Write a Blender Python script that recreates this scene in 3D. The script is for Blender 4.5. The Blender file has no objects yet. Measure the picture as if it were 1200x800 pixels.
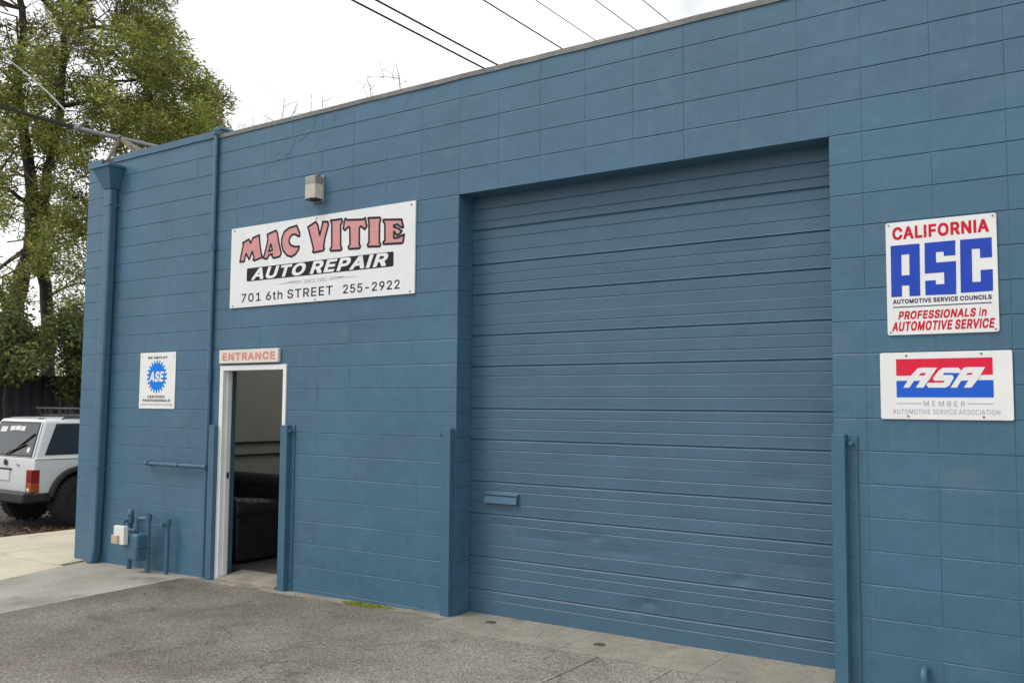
import bpy, bmesh, math, random
from mathutils import Vector, Matrix
from math import radians as R, sin, cos, pi

sc = bpy.context.scene
col = sc.collection
random.seed(11)

# ------------------------------------------------------------ camera, sky, sun, exposure
CAM = Vector((1.42571, -5.98736, 1.68457))
RIGHT = Vector((0.824091, 0.566407, 0.007581))
UP = Vector((0.033313, -0.06182, 0.997531))
FWD = Vector((-0.565477, 0.821804, 0.069814))
FPX = 1074.94            # focal length in pixels of a 1200 px wide picture
cd = bpy.data.cameras.new('camera')
cam = bpy.data.objects.new('camera', cd)
col.objects.link(cam)
m = Matrix.Identity(4)
for i in range(3):
    m[i][0], m[i][1], m[i][2], m[i][3] = RIGHT[i], UP[i], -FWD[i], CAM[i]
cam.matrix_world = m
cd.sensor_width = 36.0
cd.lens = FPX * 36.0 / 1200.0
cd.clip_start = 0.05
cd.clip_end = 1000.0
sc.camera = cam

SUN_EL, SUN_AZ = R(52), R(222)      # overcast: a broad soft sun behind cloud, from the street side on the left
w = bpy.data.worlds.new('World')
sc.world = w
w.use_nodes = True
nt = w.node_tree
nt.nodes.clear()
out = nt.nodes.new('ShaderNodeOutputWorld')
bg = nt.nodes.new('ShaderNodeBackground')
sky = nt.nodes.new('ShaderNodeTexSky')
sky.sky_type = 'NISHITA'
sky.sun_disc = False
sky.sun_elevation = SUN_EL
sky.sun_rotation = SUN_AZ
sky.dust_density = 4.0
sky.air_density = 1.5
hs = nt.nodes.new('ShaderNodeHueSaturation')
hs.inputs['Saturation'].default_value = 0.10
cover = nt.nodes.new('ShaderNodeMix'); cover.data_type = 'RGBA'       # the cloud sheet over the clear sky
cover.inputs['Factor'].default_value = 0.72
cover.inputs['B'].default_value = (14.2, 14.5, 14.8, 1)
tc = nt.nodes.new('ShaderNodeTexCoord')
nz = nt.nodes.new('ShaderNodeTexNoise')
nz.inputs['Scale'].default_value = 3.2
nz.inputs['Detail'].default_value = 5.0
nz.inputs['Roughness'].default_value = 0.55
rp = nt.nodes.new('ShaderNodeValToRGB')
rp.color_ramp.elements[0].position = 0.33; rp.color_ramp.elements[0].color = (0.48, 0.50, 0.515, 1)
rp.color_ramp.elements[1].position = 0.52; rp.color_ramp.elements[1].color = (1, 1, 1, 1)
mul = nt.nodes.new('ShaderNodeMix'); mul.data_type = 'RGBA'; mul.blend_type = 'MULTIPLY'
mul.inputs['Factor'].default_value = 1.0
nt.links.new(sky.outputs[0], hs.inputs['Color'])
nt.links.new(hs.outputs[0], cover.inputs['A'])
nt.links.new(tc.outputs['Generated'], nz.inputs['Vector'])
nt.links.new(nz.outputs['Fac'], rp.inputs['Fac'])
nt.links.new(cover.outputs['Result'], mul.inputs['A'])
nt.links.new(rp.outputs['Color'], mul.inputs['B'])
nt.links.new(mul.outputs['Result'], bg.inputs['Color'])
bg.inputs['Strength'].default_value = 0.10
nt.links.new(bg.outputs[0], out.inputs['Surface'])

sl = bpy.data.lights.new('sun', 'SUN')
sl.energy = 1.3
sl.angle = R(22)
sl.color = (1.0, 0.97, 0.93)
so = bpy.data.objects.new('sun', sl)
col.objects.link(so)
sd = Vector((sin(SUN_AZ) * cos(SUN_EL), cos(SUN_AZ) * cos(SUN_EL), sin(SUN_EL)))   # towards the sun
so.rotation_euler = sd.to_track_quat('Z', 'Y').to_euler()
so.location = (0, 0, 30)

vs = sc.view_settings
vs.view_transform = 'Standard'
vs.look = 'None'
vs.exposure = 0.12
vs.gamma = 1.0
vs.use_curve_mapping = False
sc.render.film_transparent = False
sc.cycles.use_adaptive_sampling = True
sc.cycles.max_bounces = 8
sc.cycles.transparent_max_bounces = 16

# ------------------------------------------------------------ helpers
def at(px, py, D):
    """the place D metres away in the direction photographed at (px, py)"""
    d = RIGHT * ((px - 600) / FPX) + UP * ((400 - py) / FPX) + FWD
    return CAM + d * D

def tag(o, label=None, cat=None, group=None, kind=None):
    if label: o['label'] = label
    if cat: o['category'] = cat
    if group: o['group'] = group
    if kind: o['kind'] = kind
    return o

def thing(name, loc, label, cat, group=None):
    o = bpy.data.objects.new(name, None)
    o.empty_display_size = 0.2
    o.location = loc
    col.objects.link(o)
    return tag(o, label, cat, group)

def root_of(o):
    while o.parent: o = o.parent
    return o

class MB:
    def __init__(s):
        s.v = []; s.f = []
    def add(s, vs, fs):
        n = len(s.v)
        s.v += [Vector(p) for p in vs]
        s.f += [tuple(i + n for i in f) for f in fs]
        return s
    def quad(s, a, b, c, d):
        return s.add([a, b, c, d], [(0, 1, 2, 3)])
    def box(s, x0, x1, y0, y1, z0, z1, M=None):
        vs = [(x0,y0,z0),(x1,y0,z0),(x1,y1,z0),(x0,y1,z0),(x0,y0,z1),(x1,y0,z1),(x1,y1,z1),(x0,y1,z1)]
        if M is not None: vs = [M @ Vector(p) for p in vs]
        return s.add(vs, [(0,3,2,1),(4,5,6,7),(0,1,5,4),(1,2,6,5),(2,3,7,6),(3,0,4,7)])
    def prism(s, poly, axis, a, b):
        """poly of 2D points in the plane across axis, swept from a to b"""
        def P(p, t):
            return {'x': (t, p[0], p[1]), 'y': (p[0], t, p[1]), 'z': (p[0], p[1], t)}[axis]
        n = len(poly)
        vs = [P(p, a) for p in poly] + [P(p, b) for p in poly]
        fs = [tuple(range(n))[::-1], tuple(range(n, 2*n))]
        fs += [(i, (i+1) % n, n + (i+1) % n, n + i) for i in range(n)]
        return s.add(vs, fs)
    def tube(s, pts, r, n=10, caps=True):
        pts = [Vector(p) for p in pts]
        k = len(pts)
        rs = r if isinstance(r, (list, tuple)) else [r] * k
        t0 = (pts[1] - pts[0]).normalized()
        a = t0.orthogonal().normalized()
        vs = []
        for i, p in enumerate(pts):
            if i == 0: t = t0
            elif i == k - 1: t = (pts[i] - pts[i-1]).normalized()
            else:
                t = ((pts[i] - pts[i-1]).normalized() + (pts[i+1] - pts[i]).normalized())
                t = t.normalized() if t.length > 1e-6 else t0
            a = (a - t * a.dot(t))
            a = a.normalized() if a.length > 1e-6 else t.orthogonal().normalized()
            b = t.cross(a)
            for j in range(n):
                an = 2 * pi * j / n
                vs.append(p + (a * cos(an) + b * sin(an)) * rs[i])
        fs = []
        for i in range(k - 1):
            for j in range(n):
                fs.append((i*n + j, i*n + (j+1) % n, (i+1)*n + (j+1) % n, (i+1)*n + j))
        if caps:
            fs.append(tuple(range(n))[::-1])
            fs.append(tuple((k-1)*n + j for j in range(n)))
        return s.add(vs, fs)
    def lathe(s, prof, c, axis='z', n=24):
        """prof: (radius, height) pairs about an axis through c"""
        vs = []
        c = Vector(c)
        for (r, h) in prof:
            for j in range(n):
                a = 2*pi*j/n
                u, v = r*cos(a), r*sin(a)
                vs.append(c + Vector({'z': (u, v, h), 'x': (h, u, v), 'y': (u, h, v)}[axis]))
        k = len(prof)
        fs = []
        for i in range(k-1):
            for j in range(n):
                fs.append((i*n+j, i*n+(j+1) % n, (i+1)*n+(j+1) % n, (i+1)*n+j))
        fs.append(tuple(range(n))[::-1]); fs.append(tuple((k-1)*n+j for j in range(n)))
        return s.add(vs, fs)
    def build(s, name, mat, parent=None, bevel=0, seg=2, smooth=False, fix=True, label=None):
        off = Vector((0, 0, 0))
        if parent is not None:
            off = root_of(parent).location
        me = bpy.data.meshes.new(name)
        me.from_pydata([tuple(p - off) for p in s.v], [], s.f)
        if fix:
            bm = bmesh.new(); bm.from_mesh(me)
            bmesh.ops.recalc_face_normals(bm, faces=bm.faces)
            bm.to_mesh(me); bm.free()
        me.update()
        o = bpy.data.objects.new(name, me)
        col.objects.link(o)
        if mat: me.materials.append(mat)
        if parent is not None: o.parent = parent
        if bevel:
            b = o.modifiers.new('bevel', 'BEVEL')
            b.width = bevel; b.segments = seg; b.limit_method = 'ANGLE'; b.angle_limit = R(35)
            b.harden_normals = False
        if smooth:
            for p in me.polygons: p.use_smooth = True
            if smooth != 'all':
                me.set_sharp_from_angle(angle=R(9 if smooth == 'door' else 40))
        if label: o['label'] = label
        return o

# ------------------------------------------------------------ materials
def mat(name, base, rough=0.6, metal=0.0, spec=0.5, var=0.0, vscale=3.0, var2=0.0, v2scale=30.0,
        bump=0.0, bscale=80.0, bump2=0.0, b2scale=4.0, tint=None, coat=0.0):
    M = bpy.data.materials.new(name)
    M.use_nodes = True
    n = M.node_tree.nodes; l = M.node_tree.links
    p = n['Principled BSDF']
    p.inputs['Roughness'].default_value = rough
    p.inputs['Metallic'].default_value = metal
    p.inputs['Specular IOR Level'].default_value = spec
    if 'glass' in name: p.inputs['IOR'].default_value = 1.9
    p.inputs['Base Color'].default_value = (*base, 1)
    if coat: p.inputs['Coat Weight'].default_value = coat
    t = n.new('ShaderNodeTexCoord')
    c = None
    def noise(scale, detail=4.0, rough=0.55):
        z = n.new('ShaderNodeTexNoise')
        z.inputs['Scale'].default_value = scale
        z.inputs['Detail'].default_value = detail
        z.inputs['Roughness'].default_value = rough
        l.new(t.outputs['Object'], z.inputs['Vector'])
        return z
    def vary(src, amt, scale, tint_):
        z = noise(scale)
        mp = n.new('ShaderNodeMapRange')
        mp.inputs['From Min'].default_value = 0.3; mp.inputs['From Max'].default_value = 0.7
        mp.inputs['To Min'].default_value = 0.0; mp.inputs['To Max'].default_value = 1.0
        l.new(z.outputs['Fac'], mp.inputs['Value'])
        mx = n.new('ShaderNodeMix'); mx.data_type = 'RGBA'
        if src is None:
            lo = tuple(b * (1 - amt) for b in base); hi = tuple(b * (1 + amt) for b in base)
            if tint_: hi = tuple(a * (1 - amt) + b * amt for a, b in zip(base, tint_)); lo = base
            mx.inputs['A'].default_value = (*lo, 1); mx.inputs['B'].default_value = (*hi, 1)
            l.new(mp.outputs['Result'], mx.inputs['Factor'])
        else:
            mx.blend_type = 'MULTIPLY'; mx.inputs['Factor'].default_value = 1.0
            r = n.new('ShaderNodeMapRange')
            r.inputs['To Min'].default_value = 1 - amt; r.inputs['To Max'].default_value = 1 + amt
            l.new(mp.outputs['Result'], r.inputs['Value'])
            l.new(src, mx.inputs['A']); l.new(r.outputs['Result'], mx.inputs['B'])
        return mx.outputs['Result']
    if var: c = vary(None, var, vscale, tint)
    if var2:
        if c is None: c = vary(None, var2, v2scale, None)
        else: c = vary(c, var2, v2scale, None)
    if c is not None: l.new(c, p.inputs['Base Color'])
    nrm = None
    for b, s in ((bump2, b2scale), (bump, bscale)):
        if b:
            z = noise(s, 3.0)
            bp = n.new('ShaderNodeBump')
            bp.inputs['Strength'].default_value = 1.0
            bp.inputs['Distance'].default_value = b
            l.new(z.outputs['Fac'], bp.inputs['Height'])
            if nrm: l.new(nrm, bp.inputs['Normal'])
            nrm = bp.outputs['Normal']
    if nrm: l.new(nrm, p.inputs['Normal'])
    return M

def weather(Mx, dust, amount, drip, run=(0.035, 0.07, 0.10)):
    """dusty splashes and thin run marks with ragged shapes of their own, laid over a paint"""
    n = Mx.node_tree.nodes; l = Mx.node_tree.links; pr = n['Principled BSDF']
    src = pr.inputs['Base Color'].links[0].from_socket
    t = n.new('ShaderNodeTexCoord')
    def rng_(v, a0, a1, b0, b1):
        r = n.new('ShaderNodeMapRange')
        for k, x in zip(('From Min', 'From Max', 'To Min', 'To Max'), (a0, a1, b0, b1)): r.inputs[k].default_value = x
        l.new(v, r.inputs['Value']); return r.outputs['Result']
    def layer(src, scale, lo, hi, amt, colr, detail=6):
        mp = n.new('ShaderNodeMapping'); mp.inputs['Scale'].default_value = scale
        l.new(t.outputs['Object'], mp.inputs['Vector'])
        z = n.new('ShaderNodeTexNoise'); z.inputs['Scale'].default_value = 1.0; z.inputs['Detail'].default_value = detail; z.inputs['Roughness'].default_value = 0.65
        l.new(mp.outputs[0], z.inputs['Vector'])
        mx = n.new('ShaderNodeMix'); mx.data_type = 'RGBA'
        l.new(rng_(z.outputs['Fac'], lo, hi, 0, amt), mx.inputs['Factor'])
        l.new(src, mx.inputs['A']); mx.inputs['B'].default_value = (*colr, 1)
        return mx.outputs['Result']
    c = layer(src, (2.6, 2.6, 2.6), 0.58, 0.75, amount, dust)
    c = layer(c, (14, 14, 0.55), 0.60, 0.78, drip, dust, 4)
    c = layer(c, (9, 9, 0.8), 0.62, 0.80, drip, run, 4)
    l.new(c, pr.inputs['Base Color'])
    l.new(rng_(c, 0, 1, pr.inputs['Roughness'].default_value - 0.04, pr.inputs['Roughness'].default_value + 0.5), pr.inputs['Roughness'])

BLUE = (0.053, 0.133, 0.208)
M = {}
M['paint'] = mat('blue_masonry_paint', BLUE, rough=0.40, spec=0.5, var=0.10, vscale=1.1, var2=0.06, v2scale=9, bump=0.0016, bscale=75, bump2=0.008, b2scale=3.0)
weather(M['paint'], (0.125, 0.185, 0.225), 0.40, 0.35)
M['door'] = mat('blue_door_paint', (0.056, 0.121, 0.184), rough=0.42, spec=0.5, var=0.09, vscale=1.6, var2=0.04, v2scale=25, bump=0.0008, bscale=160, bump2=0.010, b2scale=3.0)
weather(M['door'], (0.10, 0.15, 0.19), 0.35, 0.10)
M['steel'] = mat('blue_painted_steel', (0.050, 0.126, 0.196), rough=0.40, spec=0.5, var=0.08, vscale=6, bump=0.0006, bscale=60)
M['coping'] = mat('weathered_grey_flashing', (0.17, 0.172, 0.162), rough=0.6, var=0.25, vscale=5, var2=0.12, v2scale=40, bump=0.002, bscale=30, bump2=0.01, b2scale=3)
M['white'] = mat('white_frame_paint', (0.78, 0.79, 0.78), rough=0.4, var=0.06, vscale=5, bump=0.0006, bscale=60)
M['board'] = mat('white_sign_board', (0.78, 0.79, 0.79), rough=0.38, var=0.035, vscale=4, var2=0.02, v2scale=30, bump2=0.004, b2scale=2.5)
weather(M['board'], (0.60, 0.59, 0.55), 0.35, 0.30, (0.52, 0.51, 0.47))
M['board_warm'] = mat('aged_white_plate', (0.79, 0.79, 0.78), rough=0.35, var=0.04, vscale=5)
M['cream'] = mat('faded_cream_board', (0.72, 0.66, 0.56), rough=0.5, var=0.08, vscale=8)
M['pink'] = mat('faded_pink_lettering', (0.62, 0.27, 0.27), rough=0.5, var=0.10, vscale=14)
M['salmon'] = mat('faded_red_lettering', (0.64, 0.25, 0.21), rough=0.5, var=0.12, vscale=20)
M['ink'] = mat('black_lettering', (0.022, 0.022, 0.030), rough=0.5, spec=0.15)
M['inkgrey'] = mat('grey_lettering', (0.34, 0.34, 0.33), rough=0.5)
M['navy'] = mat('dark_navy_lettering', (0.030, 0.045, 0.115), rough=0.5, spec=0.15)
M['mauve'] = mat('faded_violet_lettering', (0.36, 0.34, 0.47), rough=0.5)
M['red'] = mat('red_sign_ink', (0.58, 0.020, 0.040), rough=0.5, spec=0.15, var=0.06, vscale=10)
M['red2'] = mat('bright_red_sign_ink', (0.72, 0.022, 0.060), rough=0.5, spec=0.15, var=0.05, vscale=10)
M['blueink'] = mat('blue_sign_ink', (0.025, 0.070, 0.46), rough=0.5, spec=0.15, var=0.06, vscale=10)
M['blueink2'] = mat('bright_blue_sign_ink', (0.022, 0.115, 0.60), rough=0.5, spec=0.15)
M['cyanink'] = mat('sky_blue_sign_ink', (0.010, 0.20, 0.72), rough=0.5, spec=0.15)
M['screw'] = mat('rusty_screw', (0.16, 0.13, 0.11), rough=0.5, metal=0.6)
M['galv'] = mat('galvanised_steel', (0.115, 0.125, 0.125), rough=0.65, metal=0.1, var=0.15, vscale=12)
M['lampcap'] = mat('lamp_grey_metal', (0.30, 0.295, 0.285), rough=0.45, metal=0.3, var=0.2, vscale=30)
M['diffuser'] = mat('prismatic_lamp_lens', (0.62, 0.58, 0.48), rough=0.2, spec=0.6, var=0.12, vscale=25)
M['black'] = mat('black_rubber', (0.018, 0.018, 0.018), rough=0.75)
M['cable'] = mat('black_cable', (0.012, 0.012, 0.013), rough=0.9, spec=0.05)
M['cablepale'] = mat('bare_aluminium_cable', (0.26, 0.26, 0.25), rough=0.6, metal=0.1)
M['trimblack'] = mat('black_plastic_trim', (0.022, 0.023, 0.024), rough=0.5, var=0.15, vscale=8)
M['carwhite'] = mat('white_car_paint', (0.72, 0.73, 0.74), rough=0.22, spec=0.5, var=0.03, vscale=3, coat=0.4)
M['glassdark'] = mat('tinted_car_glass', (0.020, 0.023, 0.026), rough=0.05, spec=0.5)
M['rim'] = mat('grey_wheel_metal', (0.36, 0.36, 0.36), rough=0.4, metal=0.5, var=0.1, vscale=20)
M['tailred'] = mat('red_tail_lens', (0.26, 0.012, 0.012), rough=0.2)
M['amber'] = mat('amber_tail_lens', (0.36, 0.075, 0.012), rough=0.2)
M['chrome'] = mat('bright_metal', (0.6, 0.6, 0.6), rough=0.2, metal=1.0)
M['wood'] = mat('weathered_wood', (0.18, 0.145, 0.11), rough=0.8, var=0.2, vscale=12)
M['tan'] = mat('tan_plastic', (0.50, 0.37, 0.24), rough=0.5, var=0.08, vscale=15)
M['offwhite'] = mat('white_plastic', (0.70, 0.70, 0.68), rough=0.4)
M['innerwall'] = mat('cream_interior_paint', (0.55, 0.53, 0.465), rough=0.6, var=0.05, vscale=2, bump=0.002, bscale=50)
M['innerfloor'] = mat('dark_interior_floor', (0.10, 0.095, 0.088), rough=0.4, var=0.15, vscale=4)
M['roofing'] = mat('grey_roofing_felt', (0.14, 0.14, 0.135), rough=0.9, var=0.2, vscale=2)
M['leather'] = mat('dark_brown_leather', (0.017, 0.014, 0.018), rough=0.38, var=0.2, vscale=8, bump=0.003, bscale=40, bump2=0.02, b2scale=6)
M['fence'] = mat('dark_blue_corrugated_metal', (0.022, 0.026, 0.036), rough=0.5, var=0.2, vscale=2)
M['bark'] = mat('rough_grey_brown_bark', (0.050, 0.041, 0.033), rough=0.95, var=0.3, vscale=3, var2=0.2, v2scale=20, bump=0.03, bscale=14)
M['twig'] = mat('dry_brown_twig', (0.115, 0.085, 0.062), rough=0.9, var=0.2, vscale=10)
M['moss'] = mat('bright_green_moss', (0.27, 0.32, 0.035), rough=0.95, var=0.4, vscale=25, bump=0.01, bscale=90)

M['gritstone'] = mat('pale_and_dark_grit', (0.22, 0.20, 0.17), rough=0.9, var=0.8, vscale=9)

def ground_mat(name, a, b, c, big=0.5, speck=260.0, speckamt=0.35, crack=0.0, stain=0.35, rough=0.9, xgrad=None, bump=0.004):
    """weathered paving: aggregate specks, worn patches between two colours, dark stains and hairline cracks"""
    Mx = bpy.data.materials.new(name); Mx.use_nodes = True
    n = Mx.node_tree.nodes; l = Mx.node_tree.links
    p = n['Principled BSDF']
    p.inputs['Roughness'].default_value = rough
    p.inputs['Specular IOR Level'].default_value = 0.3
    t = n.new('ShaderNodeTexCoord')
    def noise(scale, detail=6.0, rg=0.6, vec=None):
        z = n.new('ShaderNodeTexNoise')
        z.inputs['Scale'].default_value = scale; z.inputs['Detail'].default_value = detail
        z.inputs['Roughness'].default_value = rg
        l.new(vec if vec else t.outputs['Object'], z.inputs['Vector'])
        return z.outputs['Fac']
    def rng(v, a0, a1, b0, b1):
        r = n.new('ShaderNodeMapRange')
        for k, x in zip(('From Min', 'From Max', 'To Min', 'To Max'), (a0, a1, b0, b1)):
            r.inputs[k].default_value = x
        l.new(v, r.inputs['Value'])
        return r.outputs['Result']
    def mth(op, x, y):
        q = n.new('ShaderNodeMath'); q.operation = op
        for k, v in ((0, x), (1, y)):
            if isinstance(v, (int, float)): q.inputs[k].default_value = v
            else: l.new(v, q.inputs[k])
        return q.outputs[0]
    f = rng(noise(big), 0.35, 0.65, 0, 1)
    if xgrad:
        sx = n.new('ShaderNodeSeparateXYZ'); l.new(t.outputs['Object'], sx.inputs[0])
        wob = mth('MULTIPLY', mth('SUBTRACT', noise(0.9), 0.5), 3.0)
        g = rng(mth('ADD', sx.outputs['X'], wob), xgrad[0], xgrad[1], 0, 1)
        f = mth('ADD', mth('MULTIPLY', f, 0.45), mth('MULTIPLY', g, 0.58))
    mx = n.new('ShaderNodeMix'); mx.data_type = 'RGBA'
    mx.inputs['A'].default_value = (*a, 1); mx.inputs['B'].default_value = (*b, 1)
    l.new(f, mx.inputs['Factor'])
    cur = mx.outputs['Result']
    # stains
    s = rng(noise(1.7, 8.0, 0.65), 0.56, 0.72, 0, stain)
    m2 = n.new('ShaderNodeMix'); m2.data_type = 'RGBA'
    l.new(s, m2.inputs['Factor']); l.new(cur, m2.inputs['A']); m2.inputs['B'].default_value = (*c, 1)
    cur = m2.outputs['Result']
    # aggregate
    vor = n.new('ShaderNodeTexVoronoi'); vor.inputs['Scale'].default_value = speck * 0.42
    l.new(t.outputs['Object'], vor.inputs['Vector'])
    sep = n.new('ShaderNodeSeparateColor'); l.new(vor.outputs['Color'], sep.inputs[0])
    k1 = rng(sep.outputs[0], 0, 1, 1 - speckamt, 1 + speckamt)
    k2 = rng(noise(speck * 0.25, 3.0), 0.3, 0.7, 1 - speckamt * 0.6, 1 + speckamt * 0.6)
    k = mth('MULTIPLY', k1, k2)
    m3 = n.new('ShaderNodeMix'); m3.data_type = 'RGBA'; m3.blend_type = 'MULTIPLY'; m3.inputs['Factor'].default_value = 1
    l.new(cur, m3.inputs['A']); l.new(k, m3.inputs['B'])
    cur = m3.outputs['Result']
    if crack:
        vec = n.new('ShaderNodeVectorMath'); vec.operation = 'MULTIPLY_ADD'
        nz_ = n.new('ShaderNodeTexNoise'); nz_.inputs['Scale'].default_value = 2.2; nz_.inputs['Detail'].default_value = 5
        l.new(t.outputs['Object'], nz_.inputs['Vector'])
        l.new(nz_.outputs['Color'], vec.inputs[0]); vec.inputs[1].default_value = (0.55, 0.55, 0.0)
        l.new(t.outputs['Object'], vec.inputs[2])
        v2 = n.new('ShaderNodeTexVoronoi'); v2.feature = 'DISTANCE_TO_EDGE'; v2.inputs['Scale'].default_value = 0.5
        l.new(vec.outputs[0], v2.inputs['Vector'])
        cr = rng(v2.outputs['Distance'], 0.0, 0.006, crack, 0)
        cr = mth('MULTIPLY', cr, rng(noise(1.1), 0.45, 0.6, 0, 1))
        m4 = n.new('ShaderNodeMix'); m4.data_type = 'RGBA'
        l.new(cr, m4.inputs['Factor']); l.new(cur, m4.inputs['A']); m4.inputs['B'].default_value = (0.03, 0.028, 0.025, 1)
        cur = m4.outputs['Result']
    l.new(cur, p.inputs['Base Color'])
    bp = n.new('ShaderNodeBump'); bp.inputs['Distance'].default_value = bump
    l.new(k, bp.inputs['Height']); l.new(bp.outputs[0], p.inputs['Normal'])
    return Mx

M['lot'] = ground_mat('worn_lot_paving', (0.132, 0.113, 0.095), (0.365, 0.333, 0.282), (0.075, 0.066, 0.057), big=0.8, crack=0.9, xgrad=(-4.4, -1.2), speckamt=0.48, stain=0.8, speck=240)
M['apron'] = ground_mat('pale_apron_concrete', (0.25, 0.226, 0.186), (0.36, 0.327, 0.27), (0.14, 0.127, 0.106), big=1.8, speckamt=0.18, stain=0.8, crack=0.5)
M['footing'] = ground_mat('stained_footing_concrete', (0.20, 0.18, 0.145), (0.36, 0.33, 0.27), (0.10, 0.092, 0.070), big=2.2, speckamt=0.2, stain=0.9)
M['walk'] = ground_mat('grey_sidewalk_concrete', (0.285, 0.268, 0.228), (0.40, 0.375, 0.32), (0.16, 0.148, 0.122), big=1.3, speckamt=0.16, stain=0.9)
M['walkpale'] = ground_mat('buff_sidewalk_concrete', (0.47, 0.42, 0.315), (0.60, 0.54, 0.41), (0.31, 0.27, 0.20), big=1.0, speckamt=0.12, stain=0.7)
M['asphalt'] = ground_mat('street_asphalt', (0.058, 0.050, 0.045), (0.095, 0.085, 0.077), (0.04, 0.034, 0.03), big=0.5, speckamt=0.35)
M['earth'] = ground_mat('dry_earth', (0.11, 0.095, 0.075), (0.16, 0.14, 0.11), (0.07, 0.06, 0.045), big=0.3, speckamt=0.3)

def leaf_mat(name, dark, light, yellow, transl=0.35):
    Mx = bpy.data.materials.new(name); Mx.use_nodes = True
    n = Mx.node_tree.nodes; l = Mx.node_tree.links
    p = n['Principled BSDF']; p.inputs['Roughness'].default_value = 0.55; p.inputs['Specular IOR Level'].default_value = 0.35
    g = n.new('ShaderNodeNewGeometry')
    r = n.new('ShaderNodeValToRGB')
    e = r.color_ramp.elements
    e[0].position = 0; e[0].color = (*dark, 1)
    e[1].position = 0.65; e[1].color = (*light, 1)
    k = r.color_ramp.elements.new(1.0); k.color = (*yellow, 1)
    l.new(g.outputs['Random Per Island'], r.inputs['Fac'])
    t = n.new('ShaderNodeTexCoord')
    z = n.new('ShaderNodeTexNoise'); z.inputs['Scale'].default_value = 0.7; z.inputs['Detail'].default_value = 2
    l.new(t.outputs['Object'], z.inputs['Vector'])
    mp = n.new('ShaderNodeMapRange'); mp.inputs['From Min'].default_value = 0.35; mp.inputs['From Max'].default_value = 0.65
    mp.inputs['To Min'].default_value = 0.72; mp.inputs['To Max'].default_value = 1.28
    l.new(z.outputs['Fac'], mp.inputs['Value'])
    mx = n.new('ShaderNodeMix'); mx.data_type = 'RGBA'; mx.blend_type = 'MULTIPLY'; mx.inputs['Factor'].default_value = 1
    l.new(r.outputs['Color'], mx.inputs['A']); l.new(mp.outputs['Result'], mx.inputs['B'])
    l.new(mx.outputs['Result'], p.inputs['Base Color'])
    tr = n.new('ShaderNodeBsdfTranslucent'); l.new(mx.outputs['Result'], tr.inputs['Color'])
    ms = n.new('ShaderNodeMixShader'); ms.inputs[0].default_value = transl
    l.new(p.outputs[0], ms.inputs[1]); l.new(tr.outputs[0], ms.inputs[2])
    l.new(ms.outputs[0], n['Material Output'].inputs['Surface'])
    return Mx
M['leaf'] = leaf_mat('olive_green_leaf', (0.095, 0.125, 0.030), (0.255, 0.290, 0.066), (0.52, 0.47, 0.11), 0.5)
M['leafdark'] = leaf_mat('deep_green_leaf', (0.040, 0.062, 0.020), (0.115, 0.150, 0.042), (0.24, 0.25, 0.06), 0.45)
M['deadleaf'] = leaf_mat('fallen_brown_leaf', (0.055, 0.028, 0.014), (0.12, 0.062, 0.030), (0.20, 0.12, 0.05), 0.15)
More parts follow.
